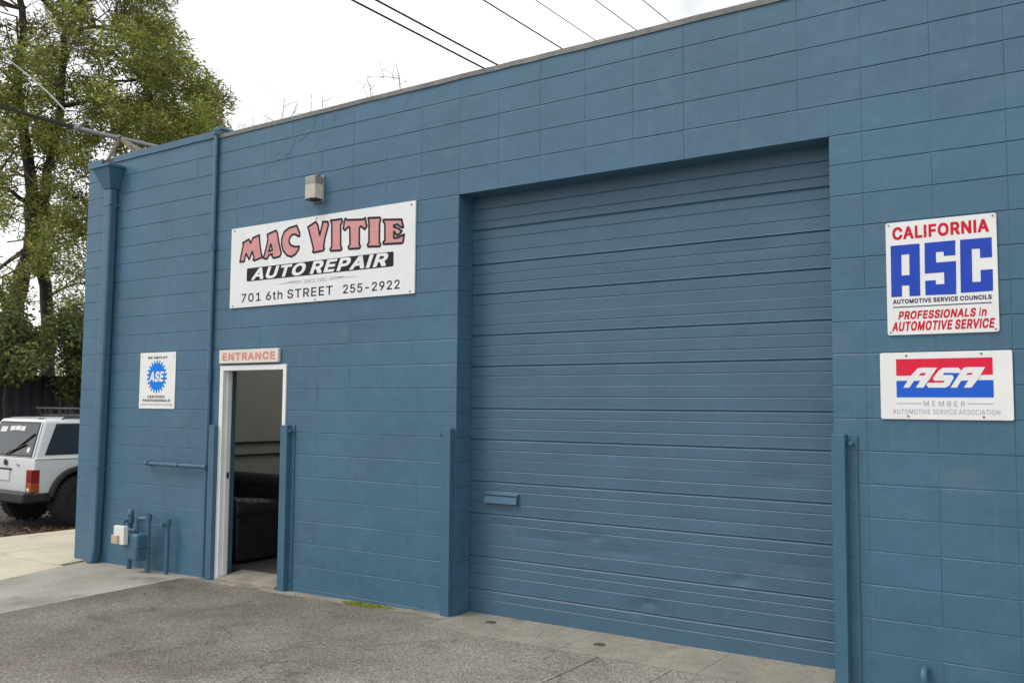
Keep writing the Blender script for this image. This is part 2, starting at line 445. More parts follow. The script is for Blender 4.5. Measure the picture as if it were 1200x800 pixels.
NAME_LETTERS = {
    'M': [[(-6.0055, 3.1023), (-5.974, 3.2231), (-5.9582, 3.2655), (-5.9695, 3.2909), (-5.8761, 3.3188), (-5.8484, 3.2775), (-5.8188, 3.3268), (-5.7225, 3.3461), (-5.71, 3.2471), (-5.6835, 3.1491), (-5.6655, 3.1208), (-5.7893, 3.0968), (-5.8071, 3.1099), (-5.7936, 3.1318), (-5.8204, 3.1919), (-5.8648, 3.1147), (-5.9137, 3.177), (-5.9336, 3.1322), (-5.9367, 3.1014)]],
    'A': [[(-5.6538, 3.1103), (-5.6069, 3.2375), (-5.5951, 3.2935), (-5.6067, 3.3403), (-5.48, 3.3674), (-5.4582, 3.3368), (-5.4341, 3.2401), (-5.3962, 3.138), (-5.4155, 3.1069), (-5.5043, 3.0975), (-5.5285, 3.1166), (-5.5266, 3.1401), (-5.575, 3.1348), (-5.5946, 3.1014), (-5.6225, 3.1)], [(-5.5792, 3.1713), (-5.5254, 3.1806), (-5.5512, 3.2399)]],
    'C': [[(-5.1465, 3.2776), (-5.1691, 3.2798), (-5.207, 3.3022), (-5.2537, 3.3022), (-5.2861, 3.2728), (-5.2915, 3.236), (-5.2635, 3.2007), (-5.2028, 3.1811), (-5.1498, 3.1809), (-5.1553, 3.149), (-5.2002, 3.1068), (-5.2529, 3.09), (-5.3138, 3.1074), (-5.3698, 3.1591), (-5.395, 3.2177), (-5.3947, 3.2834), (-5.3628, 3.3413), (-5.2964, 3.3719), (-5.2097, 3.3815), (-5.1899, 3.3859), (-5.1478, 3.3148)]],
    'V': [[(-5.0351, 3.3539), (-4.9292, 3.393), (-4.9025, 3.3582), (-4.8738, 3.2597), (-4.845, 3.3521), (-4.8396, 3.3834), (-4.7699, 3.3758), (-4.7625, 3.3389), (-4.8034, 3.2346), (-4.8196, 3.1457), (-4.8063, 3.1247), (-4.8248, 3.1101), (-4.9456, 3.1027), (-4.9652, 3.1136), (-4.953, 3.1353), (-4.9814, 3.2155), (-5.021, 3.3203)]],
    'I': [[(-4.7352, 3.3846), (-4.5927, 3.3825), (-4.5822, 3.359), (-4.6035, 3.33), (-4.5978, 3.1332), (-4.5813, 3.1094), (-4.5906, 3.0925), (-4.7242, 3.0982), (-4.7334, 3.1143), (-4.7128, 3.1349), (-4.7192, 3.3513)]],
    'T': [[(-4.5474, 3.382), (-4.5189, 3.3655), (-4.3207, 3.3482), (-4.2974, 3.3606), (-4.2742, 3.282), (-4.3006, 3.2559), (-4.3488, 3.2898), (-4.3663, 3.2785), (-4.3648, 3.1291), (-4.35, 3.1058), (-4.3614, 3.0893), (-4.4909, 3.095), (-4.4999, 3.1153), (-4.4799, 3.1355), (-4.4866, 3.291), (-4.505, 3.3018), (-4.5468, 3.2724), (-4.5693, 3.2907), (-4.5588, 3.352)]],
    'J': [[(-4.262, 3.3549), (-4.1165, 3.3432), (-4.1079, 3.3206), (-4.1212, 3.2961), (-4.1194, 3.1232), (-4.1028, 3.1001), (-4.1138, 3.0839), (-4.2555, 3.0944), (-4.2618, 3.115), (-4.2447, 3.1308), (-4.2492, 3.3142)]],
    'E': [[(-4.0758, 3.3188), (-3.8614, 3.2979), (-3.84, 3.2278), (-3.8543, 3.225), (-3.9163, 3.2613), (-3.9553, 3.2527), (-3.9494, 3.2392), (-3.9044, 3.226), (-3.857, 3.1956), (-3.881, 3.1726), (-3.9142, 3.1632), (-3.9486, 3.2007), (-3.9496, 3.1454), (-3.9137, 3.1393), (-3.8309, 3.1634), (-3.8406, 3.0967), (-3.857, 3.0881), (-4.0685, 3.0995), (-4.0746, 3.119), (-4.0543, 3.1299), (-4.0578, 3.2807), (-4.0778, 3.3044)]],
}
COUNCIL_LETTERS = {
    'A': [[(0.1618, 2.6905), (0.3292, 2.6903), (0.3269, 2.3699), (0.2657, 2.3707), (0.2652, 2.4381), (0.2223, 2.4389), (0.2228, 2.3712), (0.1603, 2.3709)], [(0.2234, 2.6302), (0.2693, 2.6303), (0.2684, 2.5012), (0.2226, 2.5016)]],
    'S': [[(0.3573, 2.6907), (0.5283, 2.6916), (0.5261, 2.6017), (0.4635, 2.6022), (0.4623, 2.6294), (0.4191, 2.6292), (0.4195, 2.5656), (0.5289, 2.5665), (0.526, 2.3676), (0.3559, 2.3712), (0.3559, 2.4592), (0.4143, 2.4601), (0.4165, 2.4328), (0.4623, 2.4336), (0.4621, 2.5038), (0.355, 2.5029)]],
    'C': [[(0.5535, 2.6911), (0.7221, 2.6905), (0.7217, 2.573), (0.6589, 2.5734), (0.6586, 2.6296), (0.6154, 2.6306), (0.614, 2.434), (0.6589, 2.4328), (0.6589, 2.5016), (0.7233, 2.5024), (0.7217, 2.3748), (0.5503, 2.373)]],
}
MEMBER_LOGO = {
    'A': [[(0.2178, 1.813), (0.263, 1.8862), (0.3026, 1.9286), (0.322, 1.9331), (0.4109, 1.9316), (0.3321, 1.8124), (0.2892, 1.8126), (0.3158, 1.8538), (0.2798, 1.8542), (0.253, 1.8128)], [(0.3062, 1.8857), (0.3401, 1.8853), (0.3487, 1.9003), (0.3213, 1.9007)]],
    'S': [[(0.5325, 1.8977), (0.5426, 1.9111), (0.5259, 1.9303), (0.4422, 1.9303), (0.4199, 1.9143), (0.3861, 1.8689), (0.3933, 1.8531), (0.451, 1.854), (0.4445, 1.8418), (0.3563, 1.8411), (0.3484, 1.8281), (0.3608, 1.8123), (0.455, 1.8118), (0.4752, 1.8239), (0.501, 1.8697), (0.494, 1.8861), (0.4418, 1.8881), (0.4484, 1.9003)]],
    'B': [[(0.4811, 1.8117), (0.5247, 1.881), (0.5534, 1.9278), (0.5687, 1.9322), (0.6699, 1.9304), (0.6399, 1.8796), (0.6274, 1.8563), (0.5931, 1.8112), (0.5536, 1.8113), (0.579, 1.8535), (0.5393, 1.8518), (0.5169, 1.8115)], [(0.5664, 1.8852), (0.5967, 1.8861), (0.6031, 1.8981), (0.577, 1.8971)]],
    'red': [[(0.4109, 1.9316), (0.4422, 1.9303), (0.4199, 1.9143), (0.3861, 1.8689), (0.3933, 1.8531), (0.451, 1.854), (0.4445, 1.8418), (0.3563, 1.8411)]],
    'blue': [[(0.4484, 1.9003), (0.5325, 1.8977), (0.5183, 1.8709), (0.4862, 1.8171), (0.4752, 1.8239), (0.501, 1.8697), (0.494, 1.8861), (0.4418, 1.8881)]],
}
GLYPHS = {
 (0.0,'0'): (453,[[215,-6,256,-5,286,3,319,21,345,44,369,79,382,106,395,149,405,219,405,289,400,334,392,371,369,429,347,461,324,484,289,504,246,515,206,515,171,507,149,497,110,466,86,431,71,399,53,331,48,281,48,226,55,164,68,114,86,76,115,36,146,13,174,1],[209,51,186,58,164,73,146,94,133,116,121,151,113,191,110,296,123,366,149,420,170,441,194,454,219,460,236,460,271,449,291,435,307,416,322,389,335,349,342,301,345,254,342,206,335,161,324,126,300,84,285,69,261,56,241,50]]),
 (0.0,'1'): (453,[[79,1,384,0,390,4,390,49,386,55,281,55,275,59,275,501,271,507,196,507,85,424,85,364,89,360,204,444,209,446,212,444,212,61,211,57,206,55,81,55,78,49]]),
 (0.0,'2'): (453,[[67,1,384,0,390,4,390,51,386,57,159,58,154,61,310,226,342,266,372,319,380,354,380,394,372,424,350,461,331,480,302,499,246,515,204,515,154,502,123,484,99,460,76,422,68,391,66,364,124,363,127,366,130,391,136,406,145,424,163,441,199,457,231,460,251,457,281,444,304,424,314,406,319,389,320,359,307,319,280,279,66,49]]),
 (0.0,'8'): (453,[[210,-6,241,-7,276,-2,316,11,339,23,371,53,384,71,400,116,400,156,392,186,377,214,345,246,304,266,344,290,362,311,374,336,382,384,372,431,355,459,329,484,291,504,249,515,189,512,154,502,126,487,103,466,88,446,76,419,70,391,73,354,86,319,111,288,150,266,116,252,96,237,76,215,63,191,52,151,53,116,61,86,80,54,114,23,164,1],[201,51,179,56,156,66,131,89,121,106,115,129,115,149,121,171,134,195,148,209,179,227,211,235,244,235,274,227,306,207,328,179,338,141,332,109,316,83,286,61,249,50],[206,291,176,301,159,313,146,329,133,366,136,399,141,414,153,431,176,449,211,460,256,457,291,439,307,421,317,399,320,381,317,354,304,326,284,306,244,290]]),
 (0.0,'9'): (453,[[134,1,201,1,337,201,369,260,382,296,390,346,387,376,382,401,369,431,351,460,334,477,314,492,274,509,249,515,204,515,169,507,146,497,121,480,99,457,83,434,68,396,62,351,68,306,86,264,114,230,149,208,196,195,234,195,271,206,138,11],[219,243,176,256,146,283,128,321,125,364,134,397,143,416,159,435,199,457,241,460,274,449,291,437,309,416,325,379,327,336,319,306,309,286,294,268,259,248]]),
 (0.0,'A'): (480,[[19,1,79,0,86,3,133,139,141,142,341,142,347,136,394,3,401,0,461,1,276,506,206,507,199,502,18,6],[159,198,156,204,239,449,323,201,316,198]]),
 (0.0,'B'): (456,[[62,1,269,0,306,5,334,13,374,36,387,49,404,74,414,101,418,121,417,156,409,189,394,217,371,240,341,257,317,264,319,267,349,281,371,298,391,330,397,354,397,394,389,424,367,461,336,487,309,499,274,507,61,506],[129,58,125,64,127,229,266,230,281,227,317,211,344,181,355,151,355,124,344,96,321,73,299,63,269,58],[129,285,125,291,127,451,244,452,269,450,299,439,319,422,334,391,335,356,324,329,305,306,281,293,249,285]]),
 (0.0,'C'): (510,[[252,-6,279,-7,329,1,356,11,397,34,426,60,444,84,462,119,472,156,466,160,409,159,389,114,364,85,319,61,279,52,254,53,226,58,189,73,171,85,148,109,123,149,108,199,103,246,110,321,118,349,141,391,166,420,186,434,206,444,246,455,289,455,306,452,349,434,374,415,392,391,409,349,471,349,469,366,449,416,432,441,404,470,384,484,354,499,294,515,244,515,201,507,169,494,121,462,93,431,61,374,48,329,40,279,40,231,48,176,63,129,89,83,129,40,166,16,206,1]]),
 (0.0,'E'): (419,[[62,1,374,2,375,51,371,57,131,58,127,59,125,64,127,226,349,228,353,229,355,234,355,279,351,285,127,286,126,451,369,453,372,459,371,506,61,506]]),
 (0.0,'I'): (170,[[50,0,115,0,115,507,50,507]]),
 (0.0,'M'): (628,[[62,1,116,0,122,4,121,422,171,289,284,5,289,0,336,0,344,5,364,56,506,428,505,4,511,0,566,2,566,506,481,507,474,504,351,184,319,86,314,78,282,176,153,504,146,507,61,506]]),
 (0.0,'N'): (523,[[62,1,119,0,125,4,125,339,121,422,127,419,193,304,386,1,461,2,461,506,406,507,400,504,401,85,349,174,139,504,131,507,61,506]]),
 (0.0,'O'): (533,[[252,-6,276,-7,329,1,381,23,412,46,441,78,467,121,479,154,492,221,492,286,485,334,472,376,444,426,406,467,379,487,331,507,291,515,241,515,201,507,151,484,119,460,93,431,61,374,48,329,40,279,43,206,53,156,73,109,91,80,129,40,166,16,206,1],[251,53,224,58,189,73,171,85,150,106,133,129,121,154,108,199,102,249,105,294,119,350,141,391,164,417,191,437,221,449,246,455,289,455,321,447,351,432,386,400,399,381,422,326,430,281,430,229,425,194,412,151,392,116,370,91,336,68,309,58,279,53]]),
 (0.0,'R'): (449,[[62,1,119,0,125,4,125,191,126,196,131,198,246,197,351,3,359,0,425,1,419,16,316,206,364,238,384,261,397,284,404,306,410,341,407,384,392,431,374,457,341,484,299,502,271,507,61,506],[129,255,125,261,127,451,244,452,266,450,299,439,325,419,342,384,345,339,337,306,321,283,296,266,254,255]]),
 (0.0,'S'): (447,[[220,-9,259,-7,289,-2,319,8,346,23,361,35,387,64,399,89,407,119,407,159,399,189,389,207,369,230,341,249,304,267,211,293,164,311,133,331,118,354,115,386,119,400,133,424,144,434,166,447,201,457,249,457,291,444,321,420,341,378,399,379,400,394,394,416,382,441,359,470,319,497,284,509,254,515,184,512,146,502,116,487,88,464,71,441,61,421,53,391,53,354,61,326,75,301,98,279,149,251,291,207,324,187,339,169,345,151,345,126,342,114,329,90,301,68,281,58,249,50,199,50,146,68,129,82,116,99,101,137,39,136,40,119,49,88,69,53,89,33,124,11,159,-2]]),
 (0.0,'T'): (449,[[194,1,251,0,257,4,258,449,264,452,414,453,418,459,418,501,414,507,39,507,33,504,32,459,36,453,186,452,192,449]]),
 (0.0,'U'): (517,[[228,-6,284,-8,304,-5,349,8,369,18,394,35,420,61,447,109,458,161,458,501,454,507,399,507,393,504,392,164,384,129,369,100,347,79,309,58,281,52,234,53,191,66,169,80,151,98,136,124,125,161,125,504,119,507,66,507,60,504,60,159,66,124,86,79,98,61,124,35,169,8,199,-2]]),
 (0.0,'V'): (480,[[204,1,271,0,279,4,454,484,460,501,459,507,399,507,392,501,241,61,192,209,87,501,79,507,19,506,23,489]]),
 (0.012,'-'): (453,[[108,179,344,178,348,186,347,251,339,255,109,254,105,246,105,186]]),
 (0.012,'0'): (453,[[208,-16,244,-17,294,-7,326,11,355,36,379,71,392,99,405,141,415,211,415,296,410,341,402,379,382,431,357,469,332,494,296,514,254,525,199,525,171,519,141,507,110,484,88,459,66,419,51,376,40,319,38,286,40,189,51,131,66,89,91,45,123,14,166,-9],[216,61,194,68,171,83,156,101,143,124,131,159,123,199,120,286,133,359,153,404,166,420,186,437,209,447,229,450,264,439,284,425,297,409,312,381,324,344,330,314,332,216,322,156,299,103,279,80,264,71,234,60]]),
 (0.012,'1'): (453,[[71,-9,391,-10,399,-6,400,56,396,64,291,65,285,69,285,509,281,517,189,517,76,434,75,354,81,348,94,349,194,422,202,424,202,71,201,67,196,65,71,64,68,56,68,-1]]),
 (0.012,'2'): (453,[[58,-9,391,-10,399,-6,400,59,396,67,181,69,332,234,367,281,384,319,390,344,390,399,382,431,360,469,339,490,311,508,256,525,196,525,169,519,141,509,114,492,86,465,68,434,61,414,55,381,55,359,61,353,134,353,137,359,143,394,155,416,184,439,221,450,259,442,284,427,304,399,310,366,297,326,270,286,56,57,55,-1]]),
 (0.012,'5'): (453,[[198,-16,241,-17,291,-7,330,14,361,43,379,69,394,104,400,131,400,196,389,239,377,264,354,295,324,319,294,334,259,342,199,342,149,328,160,439,166,442,374,443,378,451,377,511,374,517,94,518,86,514,58,269,59,246,76,240,131,235,176,259,216,267,236,264,264,254,289,235,302,216,315,184,318,169,315,141,304,111,294,96,271,76,251,66,229,60,199,63,161,83,143,104,129,139,59,140,51,136,50,111,56,86,66,64,89,33,109,16,144,-4]]),
 (0.012,'6'): (453,[[205,-16,264,-15,316,3,344,23,369,50,387,84,395,109,400,154,397,194,384,239,367,266,337,296,309,312,271,322,246,325,214,323,211,326,327,494,330,511,324,517,249,518,241,514,103,311,76,261,58,209,52,169,55,124,68,79,81,56,101,30,141,1,174,-12],[211,61,176,76,156,95,138,134,135,166,151,211,171,235,196,249,234,255,271,242,292,224,309,196,317,151,304,109,279,78,264,68,241,61]]),
 (0.012,'7'): (453,[[91,-9,169,-10,177,-4,399,439,400,509,396,517,61,518,53,514,52,451,56,443,299,442,304,439,91,14,88,-1]]),
 (0.012,'8'): (453,[[202,-16,246,-18,284,-12,324,1,346,13,381,45,394,64,410,109,410,164,402,194,375,236,337,266,371,303,387,336,392,366,392,391,382,439,365,466,336,494,299,514,256,525,181,522,146,512,119,497,93,474,78,454,66,426,60,399,60,361,71,321,88,294,116,266,75,234,51,194,42,159,43,109,51,79,70,46,106,13,156,-9],[209,61,174,71,155,81,143,94,128,124,125,139,128,156,144,187,166,207,186,217,216,225,251,222,286,207,306,190,318,171,324,154,324,124,307,91,284,73,241,60],[214,301,186,309,163,326,148,351,143,379,151,406,168,429,204,447,234,450,269,439,289,425,304,399,309,374,299,341,277,316,239,301]]),
 (0.012,'9'): (453,[[126,-9,204,-10,211,-7,347,194,379,253,392,289,397,314,400,354,395,396,382,434,361,467,341,487,321,502,281,519,256,525,196,525,144,509,114,490,90,466,73,441,58,404,52,359,55,314,66,276,90,236,119,211,154,193,189,185,236,185,240,181,123,11,123,-4],[211,256,184,266,156,290,138,329,135,356,143,389,165,424,199,444,219,450,234,450,264,441,290,421,309,389,315,371,317,344,311,318,299,294,286,278,251,258,226,254]]),
 (0.012,'E'): (419,[[53,-9,376,-10,384,-6,385,59,381,67,141,68,137,69,135,74,137,216,356,218,362,219,365,226,365,289,361,294,137,296,136,441,379,443,382,451,382,511,379,517,59,518,51,514,50,-1]]),
 (0.012,'R'): (449,[[53,-9,126,-10,134,-6,135,181,136,186,141,188,239,186,344,-7,351,-10,429,-10,437,-6,437,6,432,19,333,199,334,204,372,229,399,261,414,299,420,336,417,391,402,439,384,465,349,494,306,512,279,517,59,518,51,514,50,-1],[139,265,135,271,137,441,236,442,259,440,291,429,315,411,332,376,335,346,327,314,312,291,289,276,246,265]]),
 (0.012,'S'): (447,[[212,-19,284,-15,326,-2,354,13,369,25,397,56,409,81,417,111,418,164,414,181,399,214,376,240,349,259,311,277,219,303,171,321,141,340,128,361,125,376,128,391,144,417,179,439,211,448,254,445,291,429,304,420,317,404,331,368,401,368,409,371,410,401,404,424,392,449,376,470,352,491,326,507,291,519,261,525,176,522,139,512,109,497,86,480,66,456,51,429,43,399,43,346,51,319,65,294,89,270,141,241,284,197,316,177,329,161,335,134,331,120,317,96,299,81,275,69,241,60,194,63,154,78,136,92,126,106,111,147,36,148,28,144,30,111,38,81,59,45,81,23,116,1,151,-12]]),
 (0.012,'T'): (449,[[186,-9,261,-10,267,-4,268,439,274,442,424,443,428,451,427,511,424,517,31,518,23,514,22,451,26,443,176,442,182,439,182,-1]]),
 (0.012,'h'): (410,[[46,-9,114,-10,122,-6,122,214,128,256,138,279,155,299,184,314,209,318,241,312,256,302,274,281,285,249,286,-6,294,-10,359,-10,364,-9,367,-4,368,261,362,299,352,326,337,349,306,377,276,389,246,395,209,395,181,389,156,379,124,356,122,509,121,514,116,517,49,517,43,511,42,-1]]),
 (0.012,'t'): (227,[[152,-14,184,-15,219,-9,222,-4,222,11,209,61,164,61,149,68,138,84,135,104,135,314,141,318,212,319,215,326,215,384,209,390,136,392,135,474,131,479,61,480,55,474,55,394,51,390,4,390,-1,387,-2,324,4,318,49,318,55,314,55,74,61,46,75,21,99,1,121,-9]]),
 (0.034,'A'): (480,[[0,-31,96,-32,111,-27,117,-21,161,106,169,110,314,110,319,104,363,-21,369,-27,384,-32,474,-32,486,-29,492,-24,495,-14,495,16,489,36,309,526,301,537,289,540,189,540,176,537,171,531,-14,24,-14,-16,-10,-26],[209,230,206,236,239,327,272,234,266,230]]),
 (0.034,'B'): (456,[[42,-31,286,-32,324,-27,359,-17,399,6,417,24,434,49,450,101,450,174,439,214,429,234,399,269,414,291,427,324,430,411,419,449,407,474,381,502,361,517,326,532,289,540,49,540,36,537,31,531,28,519,28,-11,33,-26],[161,90,158,96,158,191,161,197,249,198,266,194,294,180,317,151,320,134,314,121,297,104,281,96,249,90],[161,318,158,324,158,414,161,420,226,420,254,417,284,402,301,376,299,364,287,344,256,323,231,318]]),
 (0.034,'C'): (510,[[235,-39,321,-37,376,-22,406,-7,435,14,474,59,492,94,505,139,505,174,496,189,484,192,394,192,379,184,359,139,337,114,316,101,291,91,256,88,234,93,196,115,169,145,151,178,138,234,138,276,148,324,166,359,180,379,204,399,231,414,274,422,304,414,324,404,344,389,356,375,372,346,378,324,391,316,486,315,502,324,505,336,502,384,487,426,462,466,429,500,409,514,366,534,311,547,229,548,196,542,144,524,110,504,75,471,48,434,31,399,10,321,8,216,13,174,28,116,53,66,70,44,104,10,124,-4,146,-17,189,-32]]),
 (0.034,'D'): (502,[[42,-31,259,-32,311,-24,356,-9,400,16,427,41,457,81,482,141,492,194,495,279,487,346,469,404,442,451,414,482,376,509,329,529,279,540,49,540,36,537,31,531,28,519,28,-11,33,-26],[161,90,158,96,158,416,164,420,211,420,264,412,284,404,314,385,329,370,349,336,357,316,365,276,365,234,357,194,347,169,327,139,289,108,256,96,224,90]]),
 (0.034,'E'): (419,[[42,-31,386,-32,399,-29,404,-24,408,-11,408,69,404,81,399,87,386,90,164,90,159,91,158,96,159,194,369,195,382,201,388,216,387,299,379,314,366,318,159,319,159,418,384,420,396,423,402,429,405,441,405,521,396,537,384,540,49,540,36,537,31,531,28,519,28,-11,33,-26]]),
 (0.034,'F'): (410,[[42,-31,139,-32,154,-24,158,-11,159,186,356,188,369,191,374,196,378,209,378,289,372,304,356,310,159,311,158,414,159,419,164,420,381,420,394,423,399,429,402,441,402,521,394,537,381,540,49,540,36,537,31,531,28,519,28,-11,33,-26]]),
 (0.034,'G'): (520,[[238,-39,296,-40,336,-35,379,-22,422,1,460,36,487,76,502,116,510,156,510,269,504,282,489,288,271,288,255,281,250,269,250,189,256,173,269,168,369,167,373,164,367,149,347,121,309,96,279,88,256,88,229,96,193,119,176,135,158,164,146,194,138,231,138,276,146,316,156,341,180,379,196,394,236,417,271,422,296,417,321,404,351,377,384,318,396,315,486,315,499,318,504,324,507,334,507,361,502,389,479,441,460,469,431,497,399,519,349,539,309,547,226,548,194,542,149,527,103,499,70,466,43,426,18,361,10,321,8,294,10,189,21,139,31,109,48,74,65,49,90,21,136,-12,189,-32]]),
 (0.034,'H'): (517,[[42,-31,139,-32,154,-24,158,-11,158,194,159,198,164,200,358,199,360,-11,363,-24,369,-29,381,-32,471,-32,485,-26,490,-11,490,519,484,535,469,540,381,540,369,537,363,531,360,519,360,329,359,324,354,322,159,324,158,519,154,531,149,537,136,540,46,540,33,534,28,519,28,-11,33,-26]]),
 (0.034,'I'): (170,[[16,-32,149,-32,149,540,16,540]]),
 (0.034,'L'): (393,[[42,-31,371,-32,386,-27,392,-14,392,71,384,87,371,90,164,90,158,94,158,519,152,534,139,540,46,540,33,534,28,521,28,-11,33,-26]]),
 (0.034,'M'): (628,[[42,-31,136,-32,152,-24,155,-11,156,220,164,206,253,-19,261,-29,274,-32,354,-32,370,-26,471,222,472,-11,476,-24,481,-29,494,-32,581,-32,595,-26,600,-11,600,519,594,535,579,540,464,540,448,534,316,197,308,209,180,534,164,540,49,540,33,534,28,519,28,-11,33,-26]]),
 (0.034,'N'): (523,[[42,-31,139,-32,154,-24,158,-11,159,282,172,266,359,-27,374,-32,474,-32,490,-26,495,-11,495,519,489,535,474,540,389,540,376,537,371,531,368,519,366,223,348,246,164,535,149,540,49,540,33,534,28,519,28,-11,33,-26]]),
 (0.034,'O'): (533,[[235,-39,294,-40,344,-32,376,-22,422,4,460,39,489,81,512,136,522,184,525,206,522,324,514,364,502,401,484,436,462,466,435,494,404,517,349,539,309,547,226,548,196,542,144,524,110,504,75,471,48,434,31,399,10,321,8,294,10,189,21,139,46,79,70,44,104,10,124,-4,146,-17,189,-32],[254,88,234,93,198,114,178,134,163,154,151,179,140,216,138,274,148,324,163,354,183,381,204,399,226,412,269,422,296,417,326,402,359,372,372,351,389,311,398,249,387,189,372,156,352,129,311,98,279,88]]),
 (0.034,'P'): (445,[[42,-31,139,-32,154,-24,158,-11,159,151,266,153,304,158,339,168,384,195,401,213,422,244,440,304,437,406,422,451,409,472,386,497,359,517,314,534,284,540,49,540,36,537,31,531,28,519,28,-11,33,-26],[161,275,158,281,159,419,226,420,246,417,271,409,292,394,307,369,310,341,304,321,289,298,266,283,249,278]]),
 (0.034,'R'): (449,[[42,-31,139,-32,154,-24,158,-11,158,159,159,163,164,165,221,164,321,-21,328,-29,341,-32,439,-32,451,-29,457,-24,460,-11,457,26,368,189,371,195,405,224,427,259,437,289,442,324,440,401,429,439,414,469,387,499,366,514,316,534,286,540,49,540,36,537,31,531,28,519,28,-11,33,-26],[161,288,158,294,159,419,226,420,249,417,274,409,295,394,307,374,312,351,304,326,286,305,271,296,236,288]]),
 (0.034,'S'): (447,[[202,-41,239,-42,294,-37,331,-27,371,-7,386,5,417,39,429,64,440,101,440,174,437,191,419,231,394,260,366,279,329,297,193,339,161,359,151,374,161,397,176,409,204,422,231,425,266,414,284,402,297,386,308,354,314,348,326,345,411,345,429,353,432,364,432,411,424,442,397,486,370,511,344,527,301,542,271,547,166,545,121,532,91,517,58,489,41,466,31,446,20,409,20,339,23,324,38,286,71,250,124,221,266,177,297,159,309,144,309,134,304,124,295,111,281,101,256,88,216,83,186,91,160,106,143,129,134,161,129,167,116,170,26,170,14,167,8,161,5,151,5,121,11,86,21,59,41,25,75,-6,104,-22,156,-37]]),
 (0.034,'T'): (449,[[175,-31,271,-32,287,-24,290,-11,290,416,296,420,431,420,444,425,450,439,450,519,447,531,441,537,429,540,21,540,9,537,3,531,0,519,0,441,8,424,21,420,154,420,160,416,160,-11,165,-26]]),
 (0.034,'U'): (517,[[210,-39,304,-40,336,-34,374,-22,417,4,449,35,476,83,490,144,490,519,487,531,481,537,469,540,381,540,369,537,363,531,360,519,360,181,357,166,344,134,324,110,296,93,264,85,221,93,195,109,173,134,161,161,158,179,158,519,154,531,149,537,136,540,46,540,31,531,28,519,28,141,33,106,46,71,56,54,68,36,99,5,144,-22,181,-34]]),
 (0.034,'V'): (480,[[185,-31,291,-32,301,-29,309,-21,494,489,495,521,486,537,474,540,381,540,371,537,363,529,241,182,114,532,99,540,6,540,-6,537,-12,531,-15,521,-15,489,-7,464,173,-24]]),
 (0.034,'W'): (686,[[138,-31,244,-32,254,-29,261,-22,333,244,344,272,426,-25,444,-32,544,-32,557,-26,572,14,702,489,702,521,696,535,681,540,591,540,574,532,504,266,495,231,491,228,414,519,404,537,391,540,294,540,276,532,194,229,112,531,106,537,94,540,4,540,-10,534,-15,519,-12,474,121,-11,128,-26]]),
 (0.034,'Y'): (472,[[185,-31,281,-32,297,-24,300,-11,301,186,481,476,485,489,485,521,476,537,464,540,369,540,354,535,236,349,119,535,104,540,6,540,-6,537,-12,531,-15,521,-15,494,-9,476,169,189,170,-14,175,-26]]),
 (0.034,'i'): (167,[[41,-14,121,-15,127,-9,128,386,126,392,121,395,44,395,38,389,38,-6],[62,429,99,428,111,431,124,438,137,454,142,476,139,509,132,521,116,534,104,538,59,537,41,527,29,511,28,459,44,438]]),
 (0.034,'n'): (410,[[35,-31,126,-32,142,-24,145,-11,145,204,148,234,153,251,168,274,189,289,209,295,229,289,246,275,257,259,262,239,262,-11,266,-24,271,-29,284,-32,371,-32,386,-24,390,-11,390,271,387,294,369,349,357,366,331,392,309,404,286,412,254,418,199,417,146,403,124,412,39,412,24,404,20,391,20,-11,25,-26]]),
}
SPACE = 188

# ------------------------------------------------------------ ground
def gz(x):
    """the paving falls gently towards the side street"""
    return -0.022 + (x + 3.3) * (0.0150 if x < -3.3 else 0.006)

def slab(mb, quads, dz=0.0, thick=0.16):
    """quads: four (x, y) corners each; every slab follows the fall of the ground and has real sides"""
    for q in quads:
        top = [(x, y, gz(x) + dz) for x, y in q]
        bot = [(x, y, gz(x) + dz - thick) for x, y in q]
        mb.add(top + bot, [(0, 1, 2, 3), (7, 6, 5, 4)] + [(i, i + 4, (i + 1) % 4 + 4, (i + 1) % 4) for i in range(4)])
    return mb

def structure(o, label, cat):
    return tag(o, label, cat, kind='structure')

structure(MB().quad((-220, -160, -0.36), (120, -160, -0.36), (120, 260, -0.36), (-220, 260, -0.36)).build('ground', M['earth']),
          'bare earth spreading out to the horizon under everything', 'ground')
structure(MB().box(-19.6, -11.42, -80, 140, -0.358, -0.285).build('side_street', M['asphalt']),
          'dark brown asphalt side street under the parked car', 'street')
structure(slab(MB(), [[(-6.63, -12), (-3.245, -12), (-3.245, -0.135), (-6.63, -0.135)],
                      [(-3.245, -12), (-1.686, -12), (-1.686, -0.405), (-3.245, -0.405)],
                      [(-1.676, -12), (-1.147, -12), (-1.147, -0.405), (-1.676, -0.405)],
                      [(-1.138, -12), (8, -12), (8, -0.405), (-1.138, -0.405)]]).build('lot_paving', M['lot']),
          'worn exposed aggregate paving in front of the shop', 'pavement')
structure(slab(MB(), [[(-3.236, -0.398), (-2.02, -0.398), (-2.02, 0.32), (-3.236, 0.32)],
                      [(-2.016, -0.398), (-0.98, -0.398), (-0.98, 0.32), (-2.016, 0.32)],
                      [(-0.976, -0.398), (-0.21, -0.398), (-0.21, 0.32), (-0.976, 0.32)]], dz=0.004).build('apron', M['apron']),
          'pale concrete apron along the foot of the roll-up door', 'pavement')
structure(slab(MB(), [[(-6.63, -0.131), (-3.245, -0.125), (-3.245, 0.0), (-6.63, 0.0)],
                      [(-0.205, -0.398), (8, -0.398), (8, 0.0), (-0.205, 0.0)]], dz=0.003).build('footing', M['footing']),
          'stained concrete strip along the foot of the blue wall', 'pavement')
